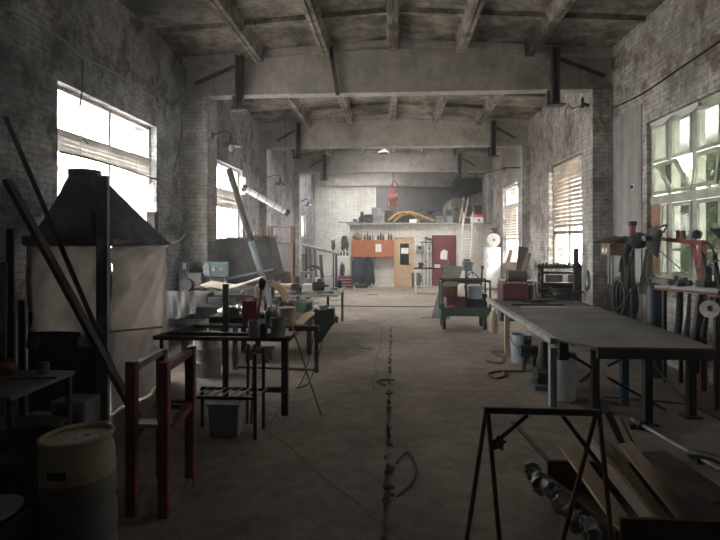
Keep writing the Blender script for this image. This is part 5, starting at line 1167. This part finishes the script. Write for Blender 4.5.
for x, y, m in ((2.36, 6.25, 'black_steel'), (2.76, 5.84, 'black_steel'), (3.36, 6.1, 'black_steel'), (2.0, 9.3, 'cream_plastic'), (3.4, 10.1, 'black_steel'), (2.2, 10.2, 'black_steel'), (2.8, 6.5, 'blue_paint'), (1.92, 6.4, 'pale_blue')):
    mb = MB(t); mb.b2((x-.04, y-.04, 0), (x+.04, y+.04, TH-.13 if m != 'cream_plastic' else TH-.03)); o = mb.o('leg', m, t)
    if m == 'blue_paint': o['label'] = 'blue painted leg'
    if m == 'pale_blue': o['label'] = 'pale blue leg beside the milky barrel'
    if m == 'cream_plastic': o['label'] = 'cream painted leg'
for a, b in (((2.0, 6.38, .7), (2.33, 6.27, .5)), ((2.33, 6.25, .45), (2.25, 6.4, .3)), ((2.46, 6.14, .42), (3.1, 6.14, .06)), ((2.46, 6.12, .56), (2.62, 6.0, .7))):
    mb = MB(t); mb.bar(a, b, .04, .03); mb.o('brace', 'black_steel', t)
for x, y in ((2.36, 6.25), (2.76, 5.84), (3.36, 6.1)):
    mb = MB(t); mb.b2((x-.09, y-.08, 0), (x+.09, y+.08, .02)); mb.o('foot_plate', 'dark_steel', t)
one(MB().b2((2.18, 9.0, TH+.001), (3.5, 9.04, TH+.03)), 'pale_strip', 'pale_card', 'long pale strip lying straight across the big steel table', 'strip')
one(MB().b2((2.1, 9.35, TH+.001), (3.0, 9.42, TH+.03)), 'bar_or_shade_strip', 'black_steel', 'black flat bar lying behind the pale strip on the big table', 'bar')
# under the table
t = T('translucent_barrel', 'milky translucent plastic barrel standing under the corner of the big table', 'barrel', (2.12, 6.66, 0))
mb = MB(); mb.lathe([(.12, 0), (.155, .03), (.16, .1), (.16, .52), (.155, .56)], n=32); mb.o('body', 'milky', t, smooth=40)
mb = MB(); mb.lathe([(.162, .56), (.162, .585), (.02, .59)], n=32); mb.o('lid', 'black_rubber', t, smooth=40)
t = T('pump', 'tall black pump on a base plate beside the milky barrel', 'pump', (2.03, 7.2, 0))
mb = MB(); mb.box((0, 0, .03), (.3, .34, .06)); mb.o('base', 'teal_paint', t, bev=.008)
mb = MB(); mb.box((0, .02, .16), (.2, .2, .2)); mb.cyl((0, .02, .24), (.02, .02, .62), .07, .05); mb.o('body', 'black_steel', t, bev=.01)
mb = MB(); mb.box((-.05, -.12, .2), (.12, .1, .08)); mb.o('outlet', 'black_rubber', t, bev=.01)
mb = MB(); mb.cyl((.03, .0, .6), (.1, .02, .68), .02); mb.o('lever', 'grey_steel', t)
t = T('small_motor', 'small dark motor on a stand between the green bucket and the pump', 'motor', (2.08, 8.12, 0))
mb = MB(); mb.cyl((-.14, 0, .3), (.12, 0, .3), .09); mb.o('motor_body', 'dark_steel', t, smooth=40)
for k in (-.08, .07):
    mb = MB(); mb.b2((k-.015, -.06, 0), (k+.015, .06, .24)); mb.o('leg', 'black_steel', t)
t = T('bucket', 'green and white bucket under the aisle edge of the big table', 'bucket', (2.1, 8.72, 0))
mb = MB(); mb.lathe([(.15, 0), (.165, .43), (.172, .43), (.172, .45), (.155, .45), (.14, .1)], n=28); mb.o('body', 'pale_blue', t, smooth=40)
mb = MB(); mb.sheet(lambda u, v: ((.158+.012*v)*math.cos(-1.5+u*2.2), (.158+.012*v)*math.sin(-1.5+u*2.2), .08+.3*v), 14, 2, .003); mb.o('green_label', 'green_paint', t, smooth=60)
mb = MB(); mb.tube([(-.17, 0, .42), (-.14, -.1, .3), (0, -.19, .24), (.14, -.1, .3), (.17, 0, .42)], .006, 6); mb.o('handle', 'dark_steel', t)
cable([atz(520, 351, .012), atz(505, 352, .012), atz(492, 352, .012), atz(503, 358, .012), atz(500, 363, .012), atz(486, 361, .012)], .014, 'dark hose looped on the floor before the green bucket', 'rust', 'hose')
cable([atz(526, 371, .012), atz(505, 371, .012), atz(489, 373, .012), atz(494, 378, .012), atz(504, 376, .012), atz(503, 370, .03)], .014, 'second dark hose looped on the floor toward the pump', 'rust', 'hose')
# on the far end of the table
ty = TH+.002
p = at(512, 299, 10.2)
t = T('welding_machine', 'maroon welding machine with black back on the far end of the big table', 'machine', (p.x+.02, 10.15, ty))
mb = MB(); mb.b2((-.24, -.16, .02), (.24, .16, .34)); mb.o('case', 'maroon', t, bev=.015)
mb = MB(); mb.b2((.24, -.15, .02), (.3, .15, .3)); mb.o('back_panel', 'black_rubber', t, bev=.01)
mb = MB(); mb.b2((-.14, -.165, .14), (.08, -.16, .18)); mb.o('vent', 'rust', t)
mb = MB(); mb.tube([(-.14, 0, .34), (-.12, 0, .39), (.12, 0, .39), (.14, 0, .34)], .014); mb.o('handle', 'black_rubber', t)
for s in (-1, 1):
    mb = MB(); mb.b2((s*.18-.03, -.14, 0), (s*.18+.03, .14, .02)); mb.o('foot', 'black_rubber', t)
rnd = random.Random(4)
for k in range(6):
    x0, y0 = 2.62+k*.13, 9.6+rnd.uniform(0, .5); pts = []
    for i in range(13):
        a = i/12*2*PI*1.6+k; r = .12+.05*math.sin(i*1.3+k); pts.append((x0+r*1.5*math.cos(a), y0+r*math.sin(a)*.8, ty+.016+.036*k+i*.0008))
    cable(pts, .013, ['welding cable loop closest to the maroon welding machine', 'second welding cable loop from the maroon machine', 'third welding cable loop from the maroon machine', 'fourth welding cable loop from the maroon machine', 'fifth welding cable loop, under the black slatted rack', 'welding cable loop furthest along toward the wall coil'][k], 'black_rubber', 'welding_cable')
    bpy.context.scene.collection.objects[-1]['group'] = 'welding cables on the big table'
t = T('grinder', 'black angle grinder lying on the cable heap of the big table', 'grinder', (2.8, 9.72, ty+.22))
mb = MB(); mb.cyl((-.15, 0, .02), (.1, 0, .04), .035); mb.o('body', 'black_rubber', t, smooth=40)
mb = MB(); mb.cyl((.12, 0, -.01), (.12, 0, .02), .06); mb.o('disc', 'dark_steel', t, smooth=40)
mb = MB(); mb.cyl((.1, 0, .04), (.12, .13, .06), .015); mb.o('side_handle', 'black_rubber', t)
pile_box(3.3, 10.3, ty, (.34, .26, .16), 'dark_wood', 'dark box at the wall corner of the big table under the rack', 'dark_box', 'box')
# black slatted machine beyond the table
p = at(560, 290, 11.7)
t = T('slatted_rack', 'black steel rack with bright slotted panels below the slatted window', 'rack', (p.x, 11.7, 0))
mb = MB(); mb.b2((-.52, -.14, 1.38), (.5, .14, 1.45)); mb.o('top_bar', 'black_steel', t)
for x in (-.42, .42):
    for y in (-.1, .1):
        mb = MB(); mb.b2((x-.03, y-.03, 0), (x+.03, y+.03, 1.38)); mb.o('post', 'black_steel', t)
for zz in (1.26, 1.02, .88, .74, .5):
    mb = MB(); mb.b2((-.45, -.12, zz), (.45, .12, zz+.05)); mb.o('rail', 'dark_steel', t)
for a, b, m in ((-.34, .02, 'grey_steel'), (.14, .36, 'grey_steel')):
    mb = MB(); mb.b2((a, -.11, 1.08), (b, -.09, 1.24)); mb.o('panel', m, t)
mb = MB()
for k in range(12): mb.blob((-.45+k*.08, 0, 1.46), (.07, .08, .05+.03*(k % 3)), .25, 1, k)
g = mb.o('bolts_heap', 'dark_steel', t); g['kind'] = 'stuff'
mb = MB(); mb.b2((-.34, .08, .52), (.36, .1, 1.02)); mb.o('back_plate', 'black_steel', t)
p = at(583, 249, 11.3); one(MB().b2((p.x-.06, 11.22, 0), (p.x+.05, 11.32, p.z)), 'steel_post', 'black_steel', 'black square post standing between the slatted rack and the brick pillar', 'post') if p.x < XR-.5 else one(MB().b2((3.76, 11.05, 0), (3.85, 11.14, 1.83)), 'steel_post', 'black_steel', 'black square post standing between the slatted rack and the brick pillar', 'post')
coil((3.82, 10.55, 1.2), .13, .014, (PI/2, 0, .5), 'grey_plastic', 'grey cord bundle hung between the rack and the brick pillar', 4, 'cord_bundle', (.5, 1.4))
# planks leaning at the second pillar
for k, (px, py, Y, w, m, l) in enumerate(((528, 247, 16.6, .3, 'dark_wood', 'wide dark plank leaning on the brick pillar behind the welding machine'), (538, 253, 15.9, .16, 'dark_wood', 'narrow dark plank leaning beside the wide one at the pillar'), (518, 250, 17.9, .14, 'old_wood', 'pale brown plank leaning beneath the far window'), (522, 262, 17.2, .5, 'plank_wood', 'short broad pale board leaning low behind the maroon machine'))):
    q = at(px, py, Y); dx = (-.45, -.9, -.5, -.2)[k]; q.x -= (0, 0, .25, .3)[k]
    one(MB().bar((min(q.x+dx, 4.0), Y-.5, 0), (min(q.x, 4.05), Y-.1, q.z), w, .04), 'wooden_plank', m, l, 'plank')
t = T('sawhorse_machine', 'dark saw bench with white top under the far window', 'machine', (3.55, 15.0, 0))
mb = MB(); mb.b2((-.5, -.3, .8), (.5, .3, .86)); mb.o('saw_table', 'pale_steel', t)
for sx in (-1, 1):
    for sy in (-1, 1):
        mb = MB(); mb.bar((sx*.45, sy*.26, 0), (sx*.4, sy*.22, .8), .05); mb.o('leg', 'black_steel', t)
mb = MB(); mb.lathe([(.2, -.004), (.2, .004)], (0, 0, .86), (PI/2, 0, 0), 28); mb.o('saw_blade', 'pale_steel', t)
mb = MB(); mb.box((.1, 0, .62), (.36, .3, .3)); mb.o('motor_box', 'black_steel', t, bev=.02)
t = T('hand_lathe', 'small dark wood lathe with rounded cover behind the maroon welding machine', 'machine', (3.05, 13.2, 0))
mb = MB(); mb.b2((-.4, -.2, 0), (.4, .2, .9)); mb.o('stand', 'dark_steel', t)
mb = MB(); mb.cyl((-.2, 0, 1.08), (.25, 0, 1.08), .17); mb.o('cover', 'dark_steel', t, smooth=40)
mb = MB(); mb.b2((-.4, -.12, .9), (.4, .12, .98)); mb.o('bed', 'grey_steel', t)
P = wr(634, 187, .0)
t = T('wall_socket', 'small dark round socket on the pale plaster beside the timber window', 'socket', P)
mb = MB(); mb.cyl((-.03, 0, 0), (0, 0, 0), .06); mb.o('plate', 'white_paint', t, smooth=40)
mb = MB(); mb.cyl((-.06, 0, 0), (-.03, 0, 0), .035); mb.o('cap', 'black_rubber', t, smooth=40)
# ---------------- wall side: coil, box, red frame, cylinder
coil((XR-.16, 9.8, .95), .27, .017, (PI/2, 0, PI/2), 'old_steel', 'large dark grey cable coil hung on the plastered wall beside the timber window', 11, 'cable_coil', (1, 1.25))
t = T('switch_box', 'small sloped top switch box with pale dials on the plastered wall', 'box', (XR-.17, 10.28, 1.85))
mb = MB(); mb.b2((-.14, -.2, -.14), (.14, .2, .09)); mb.o('case', 'old_wood', t)
mb = MB(); mb.prism([(-.22, .09), (.14, .2), (.14, .23), (-.24, .11)], 1, -.3, .32); mb.o('sloped_roof', 'dark_steel', t)
for y in (-.15, .08):
    mb = MB(); mb.cyl((-.14, y*.7, -.05), (-.16, y*.7, -.05), .05); mb.o('dial', 'white_paint', t, smooth=40)
for y in (-.1, .05):
    mb = MB(); mb.cyl((-.05, y, -.7), (-.05, y, -.14), .018); mb.o('conduit', 'grey_plastic', t)
N0 = len(C.objects)
t = T('red_gantry', 'red steel pipe frame standing along the wall before the timber window', 'frame', (4.1, 8.1, 0))
a, b = at(634, 236, 8.95), at(700, 243, 6.95)
mb = MB(t); mb.bar((4.1, 8.95, 0), (4.1, 8.95, 1.95), .06); mb.o('post', 'black_steel', t)
mb = MB(t); mb.bar((4.1, 8.95, 1.95), (4.1, 8.95, 2.24), .08); mb.o('post_sleeve', 'red_paint', t)
mb = MB(t); mb.bar((4.1, 6.93, 0), (4.1, 6.93, 2.0), .075); mb.o('post', 'red_paint', t)
mb = MB(t); mb.bar((4.1, 8.92, 2.07), (4.1, 6.95, 1.96), .05, .06); mb.o('top_beam', 'red_paint', t)
mb = MB(t); mb.bar((4.1, 6.97, 1.4), (4.1, 7.15, 1.96), .035); mb.o('brace', 'red_paint', t)
mb = MB(t); mb.bar((4.1, 6.97, 1.72), (4.1, 7.2, 1.97), .03); mb.o('brace', 'red_paint', t)
mb = MB(t); mb.bar((4.1, 8.5, 2.03), (4.1, 7.3, 1.52), .014); mb.o('stay_rod', 'dark_steel', t)
mb = MB(t); mb.box((4.1, 8.95, 2.28), (.11, .11, .08)); mb.o('post_cap', 'black_rubber', t, bev=.01)
for k, (y, m, l) in enumerate(((7.5, 'rust', 'rusty red clamp on the red frame beam further from its outer post'), (7.38, 'rust', 'rusty red clamp on the red frame beam next to the other clamp'))):
    z0 = 1.96+(y-6.95)*.056+.032
    t = T('clamp', l, 'clamp', (4.1, y, z0)); mb = MB(); mb.box((0, 0, .03), (.05, .06, .06)); mb.cyl((0, 0, .05), (0, 0, .12), .035); mb.o('body', m, t)
    mb = MB(); mb.cyl((-.05, 0, .1), (.05, 0, .1), .01); mb.o('screw', 'pale_steel', t)
t = T('air_regulator', 'grey air regulator sitting on the red frame beam near its outer post', 'regulator', (4.1, 7.05, 2.005)); 
mb = MB(); mb.blob((0, 0, .07), (.14, .16, .14), .05, 2, 4); mb.o('body', 'dark_steel', t, smooth=50)
mb = MB(); mb.cyl((-.07, 0, .09), (-.09, 0, .09), .045); mb.o('gauge', 'grey_plastic', t, smooth=40)
cable([(4.1, 6.88, 1.96), (4.09, 6.72, 1.93), (4.08, 6.62, 1.75), (4.07, 6.6, 1.45)], .016, 'black air hose arching off the outer post of the red frame', 'black_rubber', 'hose')
# black welding jacket and apron hung on the frame
t = T('welding_mask', 'black welding mask with headband hung on the red frame', 'mask', (3.9, 7.72, 2.03))
mb = MB(); mb.sheet(lambda u, v: (-.02-.13*math.sin(u*PI)*(1-.5*v)*(.6+.4*math.sin(v*PI)), -(.2-.13*v*v)*math.cos(u*PI), .1+.05*math.sin(u*PI)-.4*v+.06*math.sin(v*PI)*math.cos(u*PI)), 20, 14, .012); mb.o('shell', 'black_rubber', t, smooth=60)
mb = MB(); mb.b2((-.185, -.07, -.04), (-.165, .07, .03)); mb.o('visor', 'dark_glass', t)
mb = MB(); mb.tube([(0, -.2, .08), (.0, -.28, .16), (.05, -.2, .19), (.06, 0, .17), (.05, .15, .15), (0, .2, .08)], .014); mb.o('headband', 'black_rubber', t)
t = T('leather_jacket', 'black leather jacket bunched over the red frame beside the welding mask', 'jacket', (3.93, 8.3, 2.05))
mb = MB(); mb.blob((-.03, 0, -.06), (.26, .42, .26), .09, 3, 41); mb.o('jacket_body', 'black_cloth', t, smooth=70)
mb = MB(); mb.tube([(-.1, .12, -.12), (-.14, .18, -.28), (-.12, .2, -.45)], lambda f: .06-.02*f, 9); mb.o('sleeve', 'black_cloth', t, smooth=70)
mb = MB(); mb.tube([(-.1, .2, .0), (-.12, .27, -.25), (-.1, .25, -.9)], .018, 7); mb.o('strap', 'black_rubber', t, smooth=70)
one(MB().sheet(lambda u, v: (3.99-.05*math.sin(u*13)-.03*math.sin(u*5+v*3), 8.0+.36*u*(.75+.25*v)+.02*v, 1.86-.72*v), 24, 12, .02), 'apron', 'olive_cloth', 'olive canvas apron hanging below the black leather jacket', 'apron', smooth=70)
coil((3.97, 8.85, 1.45), .13, .02, (PI/2, 0, PI/2), 'black_rubber', 'black hose bundle hanging on the inner post of the red frame', 5, 'hose_bundle', (1, 2.0))
t = T('gas_cylinder', 'dark blue gas cylinder standing behind the big steel table', 'cylinder', (3.82, 7.62, 0))
mb = MB(); mb.lathe([(.1, 0), (.113, .02), (.113, 1.22), (.1, 1.3), (.06, 1.36), (.04, 1.38)], n=28); mb.o('body', 'cylinder_blue', t, smooth=40)
mb = MB(); mb.cyl((0, 0, 1.38), (0, 0, 1.46), .022); mb.cyl((-.05, 0, 1.44), (.05, 0, 1.44), .015); mb.o('valve', 'pale_steel', t, smooth=40)
mb = MB(); mb.lathe([(.03, 1.46), (.03, 1.48), (.005, 1.485)]); mb.o('hand_wheel', 'dark_steel', t)
cable([(3.74, 7.7, 1.44), (3.7, 8.1, 1.2), (3.75, 8.6, .9), (3.85, 9.1, .8), (3.95, 9.3, .75)], .014, 'black gas hose sagging from the dark blue cylinder', 'black_rubber', 'hose')
# window shelf bench
t = T('window_bench', 'narrow grey steel bench on dark legs before the timber window', 'bench', (4.0, 6.75, 0))
mb = MB(); mb.bar((-.1, .72, 1.335), (-.1, -.75, 1.405), .32, .03); mb.o('bench_top', 'pale_steel', t, bev=.004)
mb = MB(); mb.bar((-.24, -.75, 1.375), (-.24, .72, 1.305), .03, .03); mb.o('edge_angle', 'rust', t)
for x, y, m in ((-.2, .55, 'black_steel'), (-.2, -.62, 'black_steel'), (.02, .55, 'black_steel'), (.02, -.7, 'black_steel')):
    mb = MB(); mb.box((x, y, .66), (.045, .045, 1.32)); mb.o('leg', m, t)
wz = 1.352
rnd = random.Random(6)
for k, (y, x, s, m, n_, l) in enumerate(((7.35, 3.98, .09, 'dark_steel', 'pipe_fitting', 'dark pipe fitting at the cylinder end of the window bench'), (7.22, 3.85, .06, 'rust', 'pipe_fitting', 'rusty pipe fitting second along the window bench'), (7.1, 3.97, .08, 'dark_steel', 'pipe_fitting', 'dark pipe fitting third along the window bench'), (6.95, 3.84, .06, 'black_steel', 'pipe_fitting', 'black pipe fitting in the middle of the window bench'))):
    mb = MB(); mb.cyl((-s, 0, s*.5), (s, 0, s*.5), s*.5); mb.cyl((0, 0, s*.5), (0, 0, s*1.4), s*.4); mb.cyl((s*.8, 0, s*.5), (s*1.1, 0, s*.5), s*.6)
    one(mb, n_, m, l, 'fitting', 'pipe fittings on the window bench', loc=(x, y, wz+(7.47-y)*.0476+.008), rz=k*1.1)
t = T('pipe_vise', 'black pipe vise with crossed handles on the window bench', 'vise', (3.93, 6.55, wz+.06))
mb = MB(); mb.box((0, 0, .04), (.16, .2, .08)); mb.box((0, 0, .16), (.08, .12, .18)); mb.o('body', 'black_steel', t, bev=.01)
mb = MB(); mb.bar((-.05, -.16, .06), (.02, .12, .42), .035); mb.o('handle', 'black_steel', t)
mb = MB(); mb.bar((.02, -.2, .34), (-.02, .16, .2), .03); mb.o('handle', 'black_steel', t)
mb = MB(); mb.bar((0, -.28, .02), (.02, -.12, .4), .04); mb.o('lever', 'black_steel', t)
t = T('spray_head', 'dark fan shaped spray head on a thin stem over the window bench', 'sprayer', (4.0, 6.35, wz+.055))
mb = MB(); mb.cyl((0, 0, 0), (0, 0, .62), .014); mb.cyl((0, 0, 0), (0, 0, .02), .06); mb.o('stem', 'black_steel', t)
mb = MB(); mb.lathe([(.03, .6), (.07, .66), (.13, .72), (.12, .74), (.02, .72)], n=16); mb.o('head', 'green_paint', t, smooth=40)
t = T('grinding_disc', 'round white abrasive disc with dark hub hung below the window bench', 'disc', (3.66, 6.02, 1.2))
mb = MB(); mb.lathe([(.012, -.01), (.1, -.01), (.1, .01), (.012, .01)], (0, 0, 0), (0, PI/2, .9), 28); mb.o('disc', 'disc_white', t, smooth=40)
for k in range(4):
    a = k*PI/2+.4; mb = MB(); mb.cyl((-.012, .0, 0), (-.012, .045*math.cos(a), .045*math.sin(a)), .01); mb.o('spoke', 'black_steel', t)
mb = MB(); mb.cyl((0, 0, .1), (.06, .02, .12), .006); mb.o('hook', 'dark_steel', t)
p, q = (3.96, 6.3, 0), (4.02, 6.5, 1.3)
one(MB().bar((3.95, 6.28, 0), (4.04, 6.46, 1.28), .06), 'red_bar', 'maroon', 'dark red steel bar leaning under the window bench by the white disc', 'bar')
for k, (y, w, h, m, l) in enumerate(((7.1, .13, .9, 'black_cloth', 'black sheath hanging under the window bench next to the gas cylinder'), (6.92, .12, .8, 'grey_steel', 'grey tube hanging second under the window bench'), (6.7, .14, 1.0, 'black_steel', 'black tube hanging third under the window bench'), (6.48, .07, .5, 'black_rubber', 'short black hose end hanging under the window bench near the red bar'))):
    mb = MB(); mb.tube([(3.9+.02*k, y, 1.29), (3.88, y-.02, 1.29-h*.5), (3.9, y+.08, 1.29-h)], lambda f, w=w: w*.5*(.5+.5*f), 10); one(mb, ('sheath', 'steel_tube', 'steel_tube', 'hose_end')[k], m, l, ('sheath', 'tube', 'tube', 'hose')[k], smooth=60)
cable([(3.64, 7.75, .55), (3.62, 7.3, .3), (3.62, 6.6, .05), (3.6, 6.0, .016), (3.66, 5.4, .016)], .014, 'black hose trailing to the floor beneath the window bench', 'black_rubber', 'hose')
for o in list(C.objects)[N0:]:
    if o.parent is None: o.location.y += .25
# ---------------- trestle in front
t = T('sawhorse', 'rusty pipe sawhorse with splayed legs and diagonal braces in front', 'sawhorse', (.97, 3.4, 0))
mb = MB(t); mb.cyl((.585, 3.4, .9), (1.32, 3.4, .9), .022); mb.o('top_bar', 'dark_steel', t, smooth=40)
for a, b in (((.6, 3.4, .9), (.48, 3.46, 0)), ((.61, 3.4, .9), (.66, 3.2, 0)), ((1.29, 3.4, .9), (1.11, 3.5, 0)), ((1.31, 3.4, .9), (1.31, 3.16, 0))):
    mb = MB(t); mb.cyl(b, a, .015); mb.o('leg', 'rust', t, smooth=40)
for a, b in (((.86, 3.39, .88), (.66, 3.36, .72)), ((1.08, 3.39, .88), (1.3, 3.33, .58))):
    mb = MB(t); mb.cyl(a, b, .014); mb.o('brace', 'dark_steel', t, smooth=40)
mb = MB(t)
pts = []
for k in range(10):
    a = k*PI/5+.3; r = .055 if k % 2 == 0 else .032; pts.append((.665+r*math.cos(a), .715+r*math.sin(a)))
mb.prism(pts, 1, 3.33, 3.345); mb.o('star_plate', 'dark_steel', t)
# ---------------- scrap crate with planks
t = T('scrap_crate', 'dark scrap trough holding pale planks in front of the big table', 'crate', (1.55, 3.45, 0))
mb = MB(t); mb.bar((1.42, 3.36, .13), (2.12, 3.36, .13), .03, .26); mb.o('front_board', 'dark_wood', t)
mb = MB(t); mb.bar((1.22, 4.2, .13), (2.0, 4.2, .13), .03, .26); mb.o('back_board', 'dark_wood', t)
mb = MB(t); mb.bar((1.2, 4.18, .08), (1.42, 3.38, .08), .03, .16); mb.o('side_board', 'dark_wood', t)
mb = MB(t); mb.bar((2.0, 4.18, .14), (2.12, 3.38, .14), .03, .28); mb.o('side_board', 'dark_wood', t)
mb = MB(t); mb.prism([(1.24, 4.18), (1.44, 3.38), (2.1, 3.38), (1.98, 4.18)], 2, .01, .03); mb.o('base_board', 'dark_wood', t)
def plank(a, b, w, th, m, label, roll=0):
    mb = MB(); mb.bar(a, b, w, th); one(mb, 'plank', m, label, 'plank', 'planks in the scrap trough', bev=.003)
plank((1.56, 3.46, .06), (1.32, 4.05, .44), .14, .025, 'fresh_wood', 'pale plank nearest the sawhorse in the scrap trough')
plank((1.75, 3.46, .08), (1.5, 4.1, .44), .035, .1, 'pale_card', 'whitest narrow plank upright in the middle of the scrap trough')
plank((1.84, 3.5, .06), (1.61, 4.1, .46), .1, .025, 'plank_wood', 'tan plank beside the whitest one in the scrap trough')
plank((2.0, 3.5, .07), (1.76, 4.08, .45), .13, .025, 'fresh_wood', 'wide pale plank closest to the dark board over the trough')
one(MB().prism([(1.92, .34), (2.02, .34), (1.86, .66)], 1, 3.5, 3.53) if False else MB().bar((2.14, 3.5, .31), (1.98, 4.1, .38), .2, .022), 'dark_board', 'dark_wood', 'dark board lying over the outer edge of the scrap trough', 'board')
mb = MB(); rnd = random.Random(77)
mb.tube([(1.07+.21*f+.02*math.sin(f*17), 4.15-.8*f, .2-.08*f+.02*math.sin(f*23)) for f in [k/12 for k in range(13)]], lambda f: .048+.014*math.sin(f*61)+.012*math.sin(f*37), 14, 5)
for v in mb.bm.verts: v.co += V((rnd.uniform(-1, 1), rnd.uniform(-1, 1), rnd.uniform(-1, 1)))*.014
one(mb, 'crumpled_foil', 'grey_steel', 'long crumpled roll of grey foil along the trough edge by the sawhorse', 'foil', smooth=25)
t = T('bent_stand', 'dark bent steel stand arching over the scrap trough end', 'stand', (2.15, 3.3, 0))
mb = MB(t); mb.tube([(2.2, 4.0, .42), (2.25, 3.85, .46), (2.35, 3.55, .48), (2.6, 3.3, .48)], .03, 8); mb.o('top_rail', 'black_steel', t, smooth=50)
mb = MB(t); mb.b2((2.28, 3.5, 0), (2.36, 3.56, .46)); mb.o('post', 'black_steel', t)
mb = MB(t); mb.b2((2.3, 3.3, .22), (2.66, 3.66, .25)); mb.o('shelf', 'black_steel', t)
mb = MB(t); mb.b2((2.56, 3.28, 0), (2.62, 3.34, .46)); mb.o('post', 'black_steel', t)
# long bar and short pipe on the floor behind the trough
a, b = atz(632, 419, .06), atz(722, 471, .06)
t = T('jack_bar', 'long steel bar with end fittings lying on the floor behind the trough', 'bar', (a.x, a.y, 0))
mb = MB(t); mb.cyl(a, b, .022); mb.o('shaft', 'grey_steel', t, smooth=40)
d = (b-a).normalized()
for f in (.12, .78):
    c = a.lerp(b, f); mb = MB(t); mb.cyl(c-d*.05, c+d*.05, .05); mb.o('collar', 'black_steel', t, smooth=40)
mb = MB(t); c = a.lerp(b, .1); mb.b2((c.x-.1, c.y-.02, 0), (c.x+.1, c.y+.02, .05)); mb.o('cross_foot', 'black_steel', t)
a, b = atz(625, 449), at(617, 414, 4.75)
one(MB().cyl((a.x, a.y, 0.0), (b.x-.05, b.y+.1, b.z), .032), 'pipe_piece', 'dark_steel', 'short dark pipe standing tilted behind the pale planks', 'pipe', smooth=40)
one(MB().cyl((a.x+.12, a.y+.05, 0.0), (b.x+.08, b.y+.12, b.z-.06), .012), 'thin_rod', 'grey_steel', 'thin rod tilted beside the short dark pipe', 'rod')
a, b = atz(513, 422), atz(556, 470)
one(MB().bar((a.x, a.y, .008), (b.x, b.y, .008), .05, .012), 'bar_or_shade_strip', 'old_steel', 'dark strip standing for a floor shadow behind the sawhorse', 'bar')  # thin dark strip laid where the floor only has shade
a, b = atz(603, 397), atz(690, 405)
one(MB().bar((a.x, a.y, .012), (b.x, b.y, .012), .04, .024), 'angle_bar', 'grey_steel', 'grey bar lying on the floor under the big table legs', 'bar')
m = bpy.data.materials.new('haze'); m.use_nodes = True; n = m.node_tree; n.nodes.clear()
vo = n.nodes.new('ShaderNodeVolumeScatter'); vo.inputs['Density'].default_value = .007; vo.inputs['Anisotropy'].default_value = .55; vo.inputs['Color'].default_value = (.93, .96, 1, 1)
ou = n.nodes.new('ShaderNodeOutputMaterial'); n.links.new(vo.outputs[0], ou.inputs['Volume']); MAT['haze'] = m
o = MB().b2((XL-.3, YF-.2, -.12), (XR+.3, YB+.2, 6.6)).o('smoke_haze', 'haze'); o['kind'] = 'stuff'; o['label'] = 'thin dusty haze filling the whole workshop air'; o['category'] = 'haze'

# members of one kind share a group
from collections import defaultdict
kinds = defaultdict(list)
for ob in list(C.objects):
    if ob.parent is None and 'category' in ob and 'group' not in ob and ob.get('kind') is None: kinds[ob.name.split('.')[0]].append(ob)
for nm, obs in kinds.items():
    if len(obs) > 1:
        for ob in obs:
            w_ = nm.replace('_', ' '); ob['group'] = (w_+('es' if w_[-1] in 'sx' or w_.endswith('ch') else 's'))+' about the workshop'
